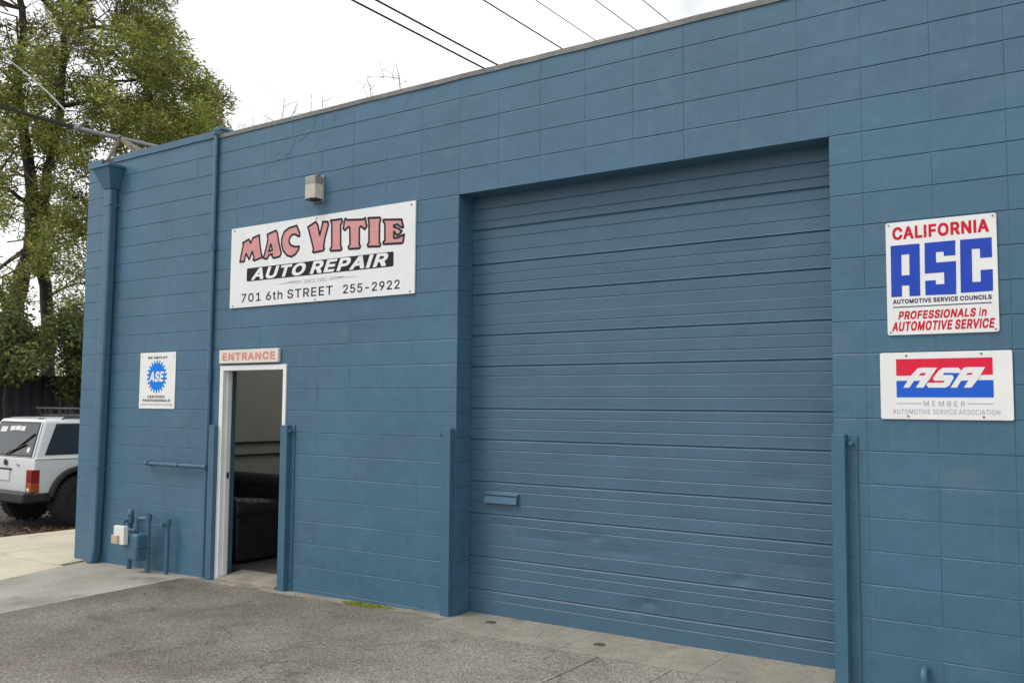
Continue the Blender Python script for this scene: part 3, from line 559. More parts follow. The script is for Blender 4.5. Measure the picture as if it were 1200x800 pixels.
g_ = [[(-7.7, -2.02), (-6.46, -2.02), (-6.645, 0.0), (-8.485, 0.0)],
      [(-7.32, -3.05), (-6.35, -3.05), (-6.458, -2.03), (-7.697, -2.03)],
      [(-6.2, -6.0), (-6.03, -6.0), (-6.348, -3.06), (-7.316, -3.06)]]
structure(slab(MB(), g_, dz=0.002).build('sidewalk', M['walk']), 'grey concrete slabs between the pale walk and the paving', 'sidewalk')
g_ = []
for k in range(-6, 14):
    y0, y1 = k * 1.52 - 0.35, (k + 1) * 1.52 - 0.362
    if y1 <= 0.3:
        xa = -8.495 - y0 * 0.37 if y0 > -6.2 else -6.2
        xb = -8.495 - y1 * 0.37 if y1 < 0 else -8.5
        ym = (xa + xb) / 2
        g_.append([(-11.4, y0), (-9.905, y0), (-9.905, y1), (-11.4, y1)])
        g_.append([(-9.895, y0), (xa, y0), (xb, y1), (-9.895, y1)])
    else:
        g_.append([(-11.4, y0), (-9.905, y0), (-9.905, y1), (-11.4, y1)])
        g_.append([(-9.895, y0), (-8.81 if y0 > 0 else -8.5, y0), (-8.81, y1), (-9.895, y1)])
structure(slab(MB(), g_, dz=0.0).build('corner_sidewalk', M['walkpale']), 'pale buff concrete walk at the corner of the building', 'sidewalk')

mo = MB()
rng = random.Random(5)
for i in range(900):
    a = rng.uniform(0, 2*pi); rr = rng.random() ** 0.7
    x = -4.13 + cos(a) * rr * 0.30; y = -0.085 + sin(a) * rr * 0.065
    h = rng.uniform(0.004, 0.016); s = rng.uniform(0.004, 0.012)
    z = gz(x) + 0.002
    b = rng.uniform(0, pi)
    mo.add([(x - cos(b)*s, y - sin(b)*s, z), (x + cos(b)*s, y + sin(b)*s, z), (x + rng.uniform(-s, s), y + rng.uniform(-s, s), z + h)], [(0, 1, 2)])
tag(mo.build('moss', M['moss'], fix=False), 'bright green moss in the dirt at the foot of the wall', 'moss', kind='stuff')

# ------------------------------------------------------------ the building
shop = thing('auto_repair_shop', (-4.0, 0.1, -0.06), 'blue painted concrete block repair shop with wide roll-up door and white framed entrance', 'building')
GL, GR, GT = -3.245, -0.2055, 3.445          # roll-up door opening
DL, DR, DT = -6.272, -5.290, 2.066           # entrance opening
rng = random.Random(3)
jx = [-8.395, -7.985, -7.575, -7.165, -6.755, -6.43] + [round(c * 0.4064, 4) for c in range(-15, 15)]
jx = [GL if abs(x - GL) < 0.02 else GR if abs(x - GR) < 0.02 else DR if abs(x - DR) < 0.02 else x for x in jx]
jz = [round(k * 0.2032, 4) for k in range(-1, 22)]
jz = [GT if abs(z - GT) < 0.02 else z for z in jz]
X0, X1, Z0, Z1 = -8.80, 5.9, -0.38, 4.4704
xs = sorted(set(jx + [X0, X1, GL, GR, DL, DR]))
zs = sorted(set(jz + [Z0, Z1, GT, DT]))
SX0, SX1 = -8.52, -8.30                       # ends of the coping gap filled by a solid dark block
wall = MB()
def hole(xa, xb, za, zb):
    xm, zm = (xa + xb) / 2, (za + zb) / 2
    return (GL < xm < GR and zm < GT) or (DL < xm < DR and zm < DT)
vin = {}
def vjoint(x, z):
    """width and depth of a vertical joint: many are nearly filled with paint"""
    k = (round(x, 3), round(z, 3))
    if k not in vin:
        if x < -6.5: vin[k] = (0.004, rng.choice([0.0004, 0.0008, 0.0012, 0.0018]))
        elif z < 2.5 and x < -3.3: vin[k] = (0.004, rng.choice([0.0006, 0.0010, 0.0015, 0.0022]))
        elif x < -0.3: vin[k] = (0.004, rng.choice([0.0013, 0.0018, 0.0022, 0.0027]))
        else: vin[k] = (0.0045, rng.choice([0.0018, 0.0023, 0.0028]))
    return vin[k]
hin = {}
def hjoint(x, z):
    """how far the upper edge of the course below and the lower edge of the course above are rounded back"""
    k = (int((x + 20) / 1.2), round(z, 3))
    if k not in hin: hin[k] = (rng.uniform(0.0008, 0.0016), rng.uniform(0.0068, 0.0108))
    return hin[k]
DH = 0.0058
for i in range(len(xs) - 1):
    for j in range(len(zs) - 1):
        xa, xb, za, zb = xs[i], xs[i+1], zs[j], zs[j+1]
        if hole(xa, xb, za, zb): continue
        def isv(x): return x in jx and (x not in (GL, GR, DR) or za >= (GT if x != DR else DT) - 1e-6)
        l, dl = vjoint(xa, za) if isv(xa) else (0.0, 0.0)
        r, dr = vjoint(xb, za) if isv(xb) else (0.0, 0.0)
        b = hjoint(xa, za)[0] if za in jz and not (za == GT and GL <= xa < GR) else 0.0
        t = hjoint(xa, zb)[1] if zb in jz else 0.0
        f = rng.uniform(-0.0008, 0.0004)
        A, B, C_, D_ = (xa + l, f, za + b), (xb - r, f, za + b), (xb - r, f, zb - t), (xa + l, f, zb - t)
        wall.quad(A, B, C_, D_)
        if b: wall.add([(xa, DH, za), (xb, DH, za), (xb, dr if r else f, za + b), B, A, (xa, dl if l else f, za + b)], [(0, 1, 2, 3, 4, 5)])
        if t: wall.add([(xb, DH, zb), (xa, DH, zb), (xa, dl if l else f, zb - t), D_, C_, (xb, dr if r else f, zb - t)], [(0, 1, 2, 3, 4, 5)])
        if l: wall.quad((xa, dl, zb - t), (xa, dl, za + b), A, D_)
        if r: wall.quad((xb, dr, za + b), (xb, dr, zb - t), C_, B)
        wall.quad((xa, 0.2, za), (xa, 0.2, zb), (xb, 0.2, zb), (xb, 0.2, za))
def reveal(x, z0, z1, rows, s):
    """the side of an opening, its courses showing; s is the way it faces"""
    z = sorted(set([z0] + [q for q in rows if z0 < q < z1] + [z1]))
    for a, b in zip(z, z[1:]):
        d = -s * 0.004
        wall.quad((x, 0, a + 0.002), (x, 0.2, a + 0.002), (x, 0.2, b - 0.002), (x, 0, b - 0.002))
        for q, q2 in ((a, a + 0.002), (b, b - 0.002)):
            wall.quad((x + d, 0, q), (x + d, 0.2, q), (x, 0.2, q2), (x, 0, q2))
reveal(GL, Z0, GT, jz, 1); reveal(GR, Z0, GT, jz, -1); reveal(DL, Z0, DT, jz, 1); reveal(DR, Z0, DT, jz, -1)
wall.quad((GL, 0, GT), (GR, 0, GT), (GR, 0.2, GT), (GL, 0.2, GT))
wall.quad((DL, 0, DT), (DR, 0, DT), (DR, 0.2, DT), (DL, 0.2, DT))
wall.quad((X0, 0, Z0), (X0, 0.2, Z0), (X0, 0.2, Z1), (X0, 0, Z1))
wall.quad((X1, 0, Z0), (X1, 0.2, Z0), (X1, 0.2, Z1), (X1, 0, Z1))
wall.quad((X0, 0, Z1), (X1, 0, Z1), (X1, 0.2, Z1), (X0, 0.2, Z1))
# mortar smears and old crack repairs under the parapet
def smear(pts, r):
    q = []
    for (x, z) in pts: q.append((x + rng.uniform(-.004, .004), -0.0005, z + rng.uniform(-.004, .004)))
    wall.tube(q, [r * rng.uniform(0.5, 1.2) for _ in q], 6)
smear([(-5.62, 4.22), (-5.52, 4.12), (-5.45, 4.15), (-5.38, 4.09), (-5.29, 4.17), (-5.24, 4.26)], 0.0022)
smear([(-5.60, 4.13), (-5.5, 4.07), (-5.40, 4.06), (-5.31, 4.12)], 0.0022)
smear([(-4.98, 4.41), (-5.0, 4.33), (-5.06, 4.27), (-5.15, 4.23), (-5.22, 4.21)], 0.0022)
smear([(-4.72, 4.40), (-4.73, 4.34), (-4.735, 4.28)], 0.0022)
smear([(-3.78, 4.40), (-3.84, 4.35), (-3.86, 4.30), (-3.82, 4.27)], 0.0022)
wall.build('wall', M['paint'], shop, fix=False, label='blue painted concrete block front wall')
MB().box(-8.797, -8.6, 0.2, 10, Z0, Z1).build('side_wall', M['paint'], shop)
MB().box(5.7, 5.897, 0.2, 10, Z0, Z1).build('side_wall', M['paint'], shop)
MB().box(-8.797, 5.897, 10, 10.2, Z0, Z1).build('rear_wall', M['paint'], shop)
rf = MB()  # unseen opening added over the entrance room to let daylight in
for a, b, c, d in ((-8.6, -8.3, 0.2, 10), (-5.6, 5.7, 0.2, 10), (-8.3, -5.6, 0.2, 1.4), (-8.3, -5.6, 4.4, 10)):
    rf.box(a, b, c, d, 4.02, 4.16)
rf.build('roof', M['roofing'], shop)
sk = MB()  # curb round the added roof opening that lights the room below
for a, b, c, d in ((-8.36, -8.3, 1.34, 4.46), (-5.6, -5.54, 1.34, 4.46), (-8.3, -5.6, 1.34, 1.4), (-8.3, -5.6, 4.4, 4.46)):
    sk.box(a, b, c, d, 4.165, 4.3)
sk.build('added_skylight_curb', M['galv'], shop)
# coping: weathered flashing to the right of the conduit, blue paint to the left
cp = MB()
n = 60
def strip(xa, xb, zt, zb, yf, n, wob):
    vs = []
    for i in range(n + 1):
        x = xa + (xb - xa) * i / n
        d = rng.uniform(-wob, wob); e = rng.uniform(-wob, wob) * 0.6
        vs += [(x, yf + e, zb + d), (x, yf + e * 0.5, zt + d * 0.5), (x, 0.24, zt), (x, 0.24, zb), (x, 0.003, zb + d + 0.004)]
    fs = []
    for i in range(n):
        a, b = i * 5, i * 5 + 5
        fs += [(a, b, b + 1, a + 1), (a + 1, b + 1, b + 2, a + 2), (a + 2, b + 2, b + 3, a + 3), (a + 4, b + 4, b, a)]
    fs += [(0, 1, 2, 3, 4), tuple(n * 5 + k for k in range(5))[::-1]]
    cp.add(vs, fs)
strip(-6.40, 5.92, 4.470, 4.428, -0.012, 70, 0.0030)
cp.build('coping', M['coping'], shop, label='grey weathered metal coping')
cp = MB()
strip(SX1, -6.445, 4.520, 4.448, -0.016, 12, 0.002)
strip(-8.815, SX0, 4.520, 4.448, -0.016, 2, 0.001)
cp.build('coping', M['steel'], shop, label='blue painted coping')

# roll-up door: ribbed steel sections
DY = 0.205
seams = [3.167, 2.870, 2.615, 2.270, 2.010, 1.660, 1.405, 1.060, 0.795, 0.446, 0.180]
ribs = [3.346, 3.242, 3.085, 2.968, 2.787, 2.705, 2.529, 2.355, 2.183, 2.094, 1.928, 1.756, 1.585, 1.495, 1.319, 1.151, 0.989, 0.890, 0.721, 0.548, 0.380, 0.302, 0.105]
faint = [2.432, 1.84, 1.24, 0.635]
prof = [(-0.03, DY)]
for z, k in sorted([(z, 's') for z in seams] + [(z, 'r') for z in ribs] + [(z, 'f') for z in faint]):
    if k == 's': prof += [(z - 0.015, DY), (z - 0.002, DY + 0.011), (z + 0.006, DY + 0.014), (z + 0.0065, DY - 0.0015), (z + 0.012, DY)]
    elif k == 'r': prof += [(z - 0.0080, DY), (z, DY + 0.0055), (z + 0.0022, DY)]
    else: prof += [(z - 0.004, DY), (z, DY + 0.0016), (z + 0.002, DY)]
prof += [(3.56, DY)]
fine = [prof[0]]
for a, b in zip(prof, prof[1:]):
    if b[0] - a[0] > 0.03:
        k = int((b[0] - a[0]) / 0.014)
        fine += [(a[0] + (b[0]-a[0]) * i / k, a[1] + (b[1]-a[1]) * i / k) for i in range(1, k)]
    fine.append(b)
dents = [(-0.92, 0.50, 0.012, 0.045, 0.04), (-0.84, 0.46, -0.007, 0.04, 0.03), (-2.05, 0.69, 0.009, 0.06, 0.03), (-1.80, 0.60, 0.007, 0.28, 0.040),
         (-1.72, 0.20, 0.012, 0.05, 0.05), (-1.60, 0.25, 0.010, 0.06, 0.03), (-0.6, 1.20, 0.006, 0.22, 0.05), (-2.5, 0.64, 0.005, 0.25, 0.04),
         (-0.55, 0.62, 0.007, 0.12, 0.05), (-2.9, 0.72, 0.005, 0.12, 0.04), (-1.1, 0.88, 0.004, 0.3, 0.03), (-0.8, 2.80, 0.004, 0.3, 0.04), (-1.9, 1.32, 0.004, 0.25, 0.05)]
nx = 150
gd = MB()
vs = []
ph = rng.uniform(0, 6)
for (z, y) in fine:
    for i in range(nx + 1):
        x = GL - 0.06 + (GR - GL + 0.12) * i / nx
        d = 0.0015 * sin(x * 2.1 + z * 1.3 + ph) + 0.0012 * sin(x * 5.3 - z * 2.7)
        for (dx, dz, a, sx_, sz_) in dents:
            e = ((x - dx) / sx_) ** 2 + ((z - dz) / sz_) ** 2
            if e < 12: d += a * math.exp(-e)
        vs.append((x, y + d, z))
fs = []
for j in range(len(fine) - 1):
    for i in range(nx):
        a = j * (nx + 1) + i
        fs.append((a, a + 1, a + nx + 2, a + nx + 1))
gd.add(vs, fs)
gdo = gd.build('garage_door', M['door'], shop, fix=False, smooth='door', label='wide ribbed blue roll-up garage door')
MB().box(GL - 0.06, GR + 0.06, DY + 0.03, DY + 0.05, -0.03, 3.56).build('backing', M['door'], gdo)
ms = MB()
ms.prism([(-0.024, 0.962), (-0.004, 0.980), (0, 0.980), (0, 0.948), (-0.018, 0.948)], 'x', -3.085, -2.755)
for v in ms.v: v.y += DY - 0.001
ms.build('mail_slot', M['steel'], gdo, bevel=0.002)
ms = MB()
ms.prism([(-0.022, 0.944), (-0.010, 0.946), (-0.024, 0.892), (-0.036, 0.890)], 'x', -3.082, -2.762)
for v in ms.v: v.y += DY - 0.001
ms.build('mail_flap', M['steel'], gdo, bevel=0.001)

# entrance frame
fr = MB()
fr.box(DL + 0.002, DL + 0.056, -0.014, 0.105, gz(-6.2) - 0.03, DT - 0.002)
fr.box(DL + 0.056, DL + 0.071, 0.035, 0.085, gz(-6.2) - 0.03, DT - 0.052)      # door stop
fr.box(DR - 0.046, DR - 0.002, -0.014, 0.105, gz(-5.3) - 0.03, DT - 0.002)
fr.box(DL + 0.056, DR - 0.046, -0.014, 0.105, DT - 0.052, DT - 0.002)
fro = fr.build('door_frame', M['white'], shop, bevel=0.004)
lt = MB().box(DL + 0.0705, DL + 0.074, 0.05, 0.078, 0.93, 1.0)
lt.build('strike_plate', M['galv'], fro)
MB().box(DL + 0.0705, DL + 0.082, 0.048, 0.07, 0.95, 0.985).build('latch', M['black'], fro)
th = MB()
th.add([(DL + 0.06, -0.05, -0.09), (DR - 0.05, -0.05, -0.09), (DR - 0.05, -0.05, gz(-5.4) + 0.035), (DL + 0.06, -0.05, gz(-6.2) + 0.03),
        (DL + 0.06, 0.30, -0.09), (DR - 0.05, 0.30, -0.09), (DR - 0.05, 0.30, 0.004), (DL + 0.06, 0.30, 0.004)],
       [(0, 1, 2, 3), (3, 2, 6, 7), (4, 7, 6, 5), (0, 3, 7, 4), (1, 5, 6, 2)])
th.build('threshold', M['footing'], shop, bevel=0.008)
# the room behind the entrance
MB().box(-8.6, -3.5, 0.305, 5.5, -0.08, 0.001).build('interior_floor', M['innerfloor'], shop)
iw = MB()
iw.box(-8.598, -8.5, 0.202, 5.5, -0.05, 4.018); iw.box(-8.5, -3.5, 5.4, 5.5, -0.05, 4.018); iw.box(-3.5, -3.4, 0.202, 5.5, -0.05, 4.018)
iw.box(-8.5, -6.30, 0.202, 0.22, -0.05, 4.018); iw.box(-5.27, -3.5, 0.202, 0.22, -0.05, 4.018)
iw.build('interior_wall', M['innerwall'], shop)
rl = MB()
rl.box(-8.498, -8.475, 0.25, 5.38, 1.15, 1.178); rl.box(-8.498, -8.475, 0.25, 5.38, 0.985, 1.012)
rl.build('wall_rail', M['leather'], shop)

# steel corner guards with bolted flanges
def guard(x0, x1, yf, z1, fx, side):
    z0 = gz((x0 + x1) / 2) - 0.02
    g = MB()
    g.box(x0, x1, yf, -0.001, z0, z1)
    o = g.build('corner_guard', M['steel'], shop, bevel=0.004)
    if fx is not None:
        f = MB().box(min(fx, x1 if side > 0 else x0), max(fx, x1 if side > 0 else x0), -0.012, -0.0015, z0 + 0.02, z1)
        f.build('flange', M['steel'], o, bevel=0.002)
        xc = (fx + (x1 if side > 0 else x0)) / 2
        k = 5
        for i in range(k):
            z = z0 + 0.14 + (z1 - z0 - 0.22) * i / (k - 1)
            MB().lathe([(0.012, -0.024), (0.012, -0.012)], (xc, 0, z), 'y', 6).build('bolt', M['steel'], o)
        b = MB(); b.lathe([(0.010, -0.060), (0.010, -0.012)], (xc, 0, z1 - 0.055), 'y', 10)
        b.lathe([(0.017, -0.042), (0.017, -0.030)], (xc, 0, z1 - 0.055), 'y', 6)
        b.build('bolt', M['steel'], o)
    return o
guard(-6.357, -6.268, -0.062, 1.470, None, 1)
guard(-5.296, -5.206, -0.062, 1.487, -5.155, 1)
guard(-3.350, -3.262, -0.056, 1.495, -3.385, -1)
guard(-0.201, -0.120, -0.080, 1.522, -0.060, 1)

# conduit, wall pipe, downspout
cdt = MB()
cdt.tube([(-6.422, -0.026, -0.05), (-6.422, -0.026, 4.50), (-6.422, -0.015, 4.53), (-6.422, 0.03, 4.545), (-6.422, 0.2, 4.545)], 0.023, 12)
for z in (1.95, 3.3): cdt.lathe([(0.030, -0.04), (0.030, 0.04)], (-6.422, -0.026, z), 'z', 12)
cdt.lathe([(0.034, -0.035), (0.036, 0.02), (0.026, 0.03)], (-6.422, -0.026, 4.50), 'z', 12)
cdt.build('conduit', M['steel'], shop, smooth=True)
wp = MB()
wp.tube([(-7.40, 0.0, 1.045), (-7.40, -0.045, 1.045), (-7.385, -0.06, 1.045), (-6.93, -0.06, 1.046), (-6.40, -0.06, 1.050)], 0.019, 12)
for x in (-7.385, -6.86, -6.40): wp.lathe([(0.027, -0.025), (0.027, 0.025)], (x, -0.06, 1.046), 'x', 12)
wp.lathe([(0.03, -0.01), (0.03, 0.0)], (-7.40, 0, 1.045), 'y', 12)
wp.build('wall_pipe', M['steel'], shop, smooth=True)
ds = MB()
def pipe_ring(cx, cy, z, hx, hy): return [(cx - hx, cy - hy, z), (cx + hx, cy - hy, z), (cx + hx, cy + hy, z), (cx - hx, cy + hy, z)]
lv = [(-8.235, -0.062, 4.12), (-8.24, -0.062, 3.0), (-8.27, -0.062, 1.2), (-8.295, -0.062, 0.05), (-8.30, -0.085, -0.095)]
vs = []
for (x, y, z) in lv: vs += pipe_ring(x, y, z, 0.060, 0.050)
fs = []
for i in range(len(lv) - 1):
    for j in range(4): fs.append((i*4+j, i*4+(j+1) % 4, i*4+4+(j+1) % 4, i*4+4+j))
fs += [(3, 2, 1, 0), tuple(len(lv)*4 - 4 + j for j in range(4))]
ds.add(vs, fs)
dso = ds.build('downspout', M['steel'], shop, bevel=0.022, seg=4, smooth=True)
hd = MB()
def frust(a, b):
    """a, b: (x0, x1, y0, y1, z) rings"""
    vs = [(a[0], a[2], a[4]), (a[1], a[2], a[4]), (a[1], a[3], a[4]), (a[0], a[3], a[4]), (b[0], b[2], b[4]), (b[1], b[2], b[4]), (b[1], b[3], b[4]), (b[0], b[3], b[4])]
    hd.add(vs, [(0,3,2,1),(4,5,6,7),(0,1,5,4),(1,2,6,5),(2,3,7,6),(3,0,4,7)])
frust((-8.305, -8.165, -0.118, -0.004, 4.115), (-8.415, -8.085, -0.195, -0.004, 4.345))
frust((-8.435, -8.065, -0.212, -0.004, 4.345), (-8.435, -8.065, -0.212, -0.004, 4.375))
hd.build('conductor_head', M['steel'], dso, bevel=0.003)
for z in (3.93, 2.25, 0.95):
    x = -8.235 - (4.12 - z) * 0.0148
    sb = MB(); sb.box(x - 0.064, x + 0.064, -0.116, -0.004, z - 0.012, z + 0.012)
    sb.box(x + 0.064, x + 0.095, -0.012, -0.004, z - 0.012, z + 0.012)
    sb.build('strap', M['steel'], dso, bevel=0.002)
MB().box(SX0 - 0.004, SX1 + 0.004, -0.004, 0.235, 4.395, 4.508).build('scupper_shade_block', M['trimblack'], shop)  # solid box, its black stands for the shade inside the parapet opening
bp_ = MB()
bp_.tube([(0.305, 0.0, 0.152), (0.305, -0.04, 0.150), (0.305, -0.06, 0.135), (0.305, -0.066, 0.10), (0.305, -0.066, -0.02)], 0.021, 12)
bp_.lathe([(0.034, -0.006), (0.034, 0.0)], (0.305, 0, 0.152), 'y', 14)
bp_.lathe([(0.028, -0.02), (0.028, 0.02)], (0.305, -0.066, 0.085), 'z', 12)
bp_.build('drain_pipe', M['steel'], shop, smooth=True)

# ------------------------------------------------------------ the sofa seen through the entrance
sofa = thing('sofa', (-7.35, 0.85, 0.0), 'dark brown leather sofa with rolled arms standing just inside the entrance', 'sofa')
s = MB(); s.box(-8.25, -6.46, 0.42, 1.25, 0.06, 0.30)
s.build('base', M['leather'], sofa, bevel=0.03, seg=3, smooth=True)
for x0, x1 in ((-6.68, -6.45), (-8.26, -8.03)):
    s = MB(); s.box(x0, x1, 0.40, 1.26, 0.03, 0.54)
    s.tube([((x0 + x1) / 2, 0.375, 0.565), ((x0 + x1) / 2, 0.40, 0.565), ((x0 + x1) / 2, 0.50, 0.565), ((x0 + x1) / 2, 1.26, 0.50)], [0.10, 0.14, 0.125, 0.115], 18)
    s.build('arm', M['leather'], sofa, bevel=0.02, seg=3, smooth=True)
s = MB(); s.box(-8.28, -6.44, 1.06, 1.34, 0.05, 0.80)
s.tube([(-8.27, 1.17, 0.775), (-6.44, 1.17, 0.775)], 0.115, 16)
s.build('backrest', M['leather'], sofa, bevel=0.05, seg=3, smooth=True)
for x0, x1 in ((-8.02, -7.36), (-7.35, -6.69)):
    s = MB(); s.box(x0, x1, 0.40, 1.04, 0.30, 0.46)
    s.build('seat_cushion', M['leather'], sofa, bevel=0.05, seg=3, smooth=True)

# ------------------------------------------------------------ lettering
def curve_mesh(cu):
    o = bpy.data.objects.new('tmp', cu); col.objects.link(o)
    dg = bpy.context.evaluated_depsgraph_get(); dg.update()
    me = bpy.data.meshes.new_from_object(o.evaluated_get(dg))
    vs = [(v.co.x, v.co.y) for v in me.vertices]; fs = [tuple(p.vertices) for p in me.polygons]
    bpy.data.objects.remove(o); bpy.data.curves.remove(cu); bpy.data.meshes.remove(me)
    return vs, fs

def poly2d(loops, off=0.0):
    cu = bpy.data.curves.new('tmp', 'CURVE')
    cu.dimensions = '2D'; cu.fill_mode = 'BOTH'; cu.offset = off
    for lp in loops:
        sp = cu.splines.new('POLY'); sp.points.add(len(lp) - 1)
        for p, q in zip(sp.points, lp): p.co = (q[0], q[1], 0, 1)
        sp.use_cyclic_u = True
    return curve_mesh(cu)

def text2d(s, bold=0.0, shear=0.0, track=1.0):
    """capitals from the outline table, weight 0, 0.012 or 0.034"""
    wgt = 0.0 if bold <= 0.003 else 0.012 if bold < 0.014 else 0.034
    loops, x = [], 0.0
    for ch in s:
        if ch == ' ': x += SPACE * track * 0.9; continue
        g = GLYPHS[(wgt, ch)]
        for q in g[1]:
            loops.append([((x + q[i] + shear * q[i+1]) / 1000, q[i+1] / 1000) for i in range(0, len(q), 2)])
        x += g[0] + wgt * 500 + (track - 1.0) * 350
    return poly2d(loops)

def lay(mb, vf, y):
    vs, fs = vf
    mb.add([(x, y, z) for x, z in vs], fs)

def write(mb, s, x0, x1, z0, z1, y, bold=0.0, shear=0.0, track=1.0):
    """a line of capitals filling the rectangle"""
    vs, fs = text2d(s, bold, shear, track)
    a0 = min(v[0] for v in vs); a1 = max(v[0] for v in vs); b0 = min(v[1] for v in vs); b1 = max(v[1] for v in vs)
    lay(mb, ([(x0 + (x - a0) / (a1 - a0) * (x1 - x0), z0 + (z - b0) / (b1 - b0) * (z1 - z0)) for x, z in vs], fs), y)

def line(parent, name, matl, s, x0, x1, z0, z1, y, bold=0.0, shear=0.0, track=1.0):
    b_ = MB(); write(b_, s, x0, x1, z0, z1, y, bold, shear, track)
    return face_out(b_, name, matl, parent)

def stroke(mb, loop, wd, y):
    """a painted line of width wd along a closed outline"""
    n = len(loop)
    for i in range(n):
        (x0, z0), (x1, z1) = loop[i], loop[(i + 1) % n]
        l = math.hypot(x1 - x0, z1 - z0) or 1e-6
        nx_, nz_ = -(z1 - z0) / l * wd / 2, (x1 - x0) / l * wd / 2
        mb.add([(x0 + nx_, y, z0 + nz_), (x1 + nx_, y, z1 + nz_), (x1 - nx_, y, z1 - nz_), (x0 - nx_, y, z0 - nz_)], [(0, 1, 2, 3)])
        mb.add([(x0 + wd / 2 * cos(k * pi / 4), y - 0.0001 - 0.00001 * i, z0 + wd / 2 * sin(k * pi / 4)) for k in range(8)], [tuple(range(8))])

def rect(mb, x0, x1, z0, z1, y): mb.quad((x0, y, z0), (x1, y, z0), (x1, y, z1), (x0, y, z1))

def face_out(mb, name, matl, parent):
    o = mb.build(name, matl, parent, fix=False)
    me = o.data
    bm = bmesh.new(); bm.from_mesh(me)
    for f in bm.faces:
        if f.normal.y > 0: f.normal_flip()
    bm.to_mesh(me); bm.free()
    return o

def screws(parent, pts, y, r=0.006):
    for (x, z) in pts: MB().lathe([(r, -0.003), (r * 0.9, 0.0), (r * .4, 0.0)], (x, y, z), 'y', 10).build('screw', M['screw'], parent)

def board(parent, x0, x1, z0, z1, y0, y1, matl, bevel=0.0015, round_=0.0, name='board'):
    b = MB()
    if round_:
        pl = []
        for (cx, cz, a) in ((x1 - round_, z1 - round_, 0), (x0 + round_, z1 - round_, 90), (x0 + round_, z0 + round_, 180), (x1 - round_, z0 + round_, 270)):
            for k in range(5): pl.append((cx + round_ * cos(R(a + k * 22.5)), cz + round_ * sin(R(a + k * 22.5))))
        b.prism(pl, 'y', y0, y1)
    else: b.box(x0, x1, y0, y1, z0, z1)
    return b.build(name, matl, parent, bevel=bevel)

# the long shop sign
sg = thing('shop_sign', (-4.925, 0, 3.045), 'large white painted shop sign reading MAC VITIE AUTO REPAIR below the wall lamp', 'sign')
board(sg, -6.146, -3.706, 2.640, 3.448, -0.016, -0.0015, M['board'])
ol = MB(); pk = MB()
for k, loops in NAME_LETTERS.items():
    lay(pk, poly2d(loops), -0.0172)
    for lp in loops: stroke(ol, lp, 0.020, -0.0182)
face_out(pk, 'name_lettering', M['pink'], sg)
face_out(ol, 'letter_outline', M['ink'], sg)
b = MB()
pl = []
for (cx, cz, a) in ((-3.965, 3.008, 0), (-5.878, 3.010, 90), (-5.878, 2.912, 180), (-3.965, 2.910, 270)):
    for k in range(4): pl.append((cx + 0.017 * cos(R(a + k * 30)), cz + 0.017 * sin(R(a + k * 30))))
b.add([(x, -0.0172, z) for x, z in pl], [tuple(range(len(pl)))])
face_out(b, 'banner', M['ink'], sg)
line(sg, 'banner_lettering', M['board'], 'AUTO', -5.825, -5.050, 2.903, 3.020, -0.0184, bold=0.028, shear=0.25, track=1.12)
line(sg, 'banner_lettering', M['board'], 'REPAIR', -4.995, -4.010, 2.903, 3.020, -0.0184, bold=0.028, shear=0.25, track=1.12)
line(sg, 'small_lettering', M['inkgrey'], 'SINCE 1982', -5.075, -4.768, 2.820, 2.856, -0.0172)
for sx in (1, -1):
    b = MB()
    c = -4.922
    pts = [(0.19, 2.848), (0.26, 2.852), (0.33, 2.846), (0.40, 2.838), (0.47, 2.836), (0.53, 2.840)]
    top = [(c - sx * d, z + 0.004 * (1 - abs(i - 2) / 4)) for i, (d, z) in enumerate(pts)]
    bot = [(c - sx * d, z - 0.004 * (1 - abs(i - 2) / 4)) for i, (d, z) in enumerate(pts)]
    for i in range(len(pts) - 1):
        b.add([(top[i][0], -0.0172, top[i][1]), (top[i+1][0], -0.0172, top[i+1][1]), (bot[i+1][0], -0.0172, bot[i+1][1]), (bot[i][0], -0.0172, bot[i][1])], [(0, 1, 2, 3)])
    pts = [(0.18, 2.838), (0.24, 2.832), (0.30, 2.838), (0.36, 2.850)]
    for i in range(3):
        (d, z), (e, y) = pts[i], pts[i+1]
        b.add([(c - sx*d, -0.0172, z + .003), (c - sx*e, -0.0172, y + .003), (c - sx*e, -0.0172, y - .003), (c - sx*d, -0.0172, z - .003)], [(0, 1, 2, 3)])
    face_out(b, 'flourish', M['inkgrey'], sg)
line(sg, 'address_lettering', M['ink'], '701 6th STREET', -5.968, -4.690, 2.690, 2.776, -0.0172, bold=0.012, track=1.15)
line(sg, 'phone_lettering', M['ink'], '255-2922', -4.556, -3.872, 2.690, 2.772, -0.0172, bold=0.012, track=1.1)
screws(sg, [(-6.095, 3.424), (-3.751, 3.416), (-4.922, 3.424), (-4.918, 2.657), (-3.753, 2.660), (-6.094, 2.661)], -0.017, 0.008)

# the ENTRANCE board
sg = thing('entrance_sign', (-5.82, 0, 2.15), 'small faded cream board reading ENTRANCE above the white door frame', 'sign')
board(sg, -6.262, -5.388, 2.086, 2.219, -0.034, -0.0015, M['cream'], bevel=0.003)
line(sg, 'lettering', M['salmon'], 'ENTRANCE', -6.208, -5.428, 2.113, 2.191, -0.0352, bold=0.022, track=1.15)

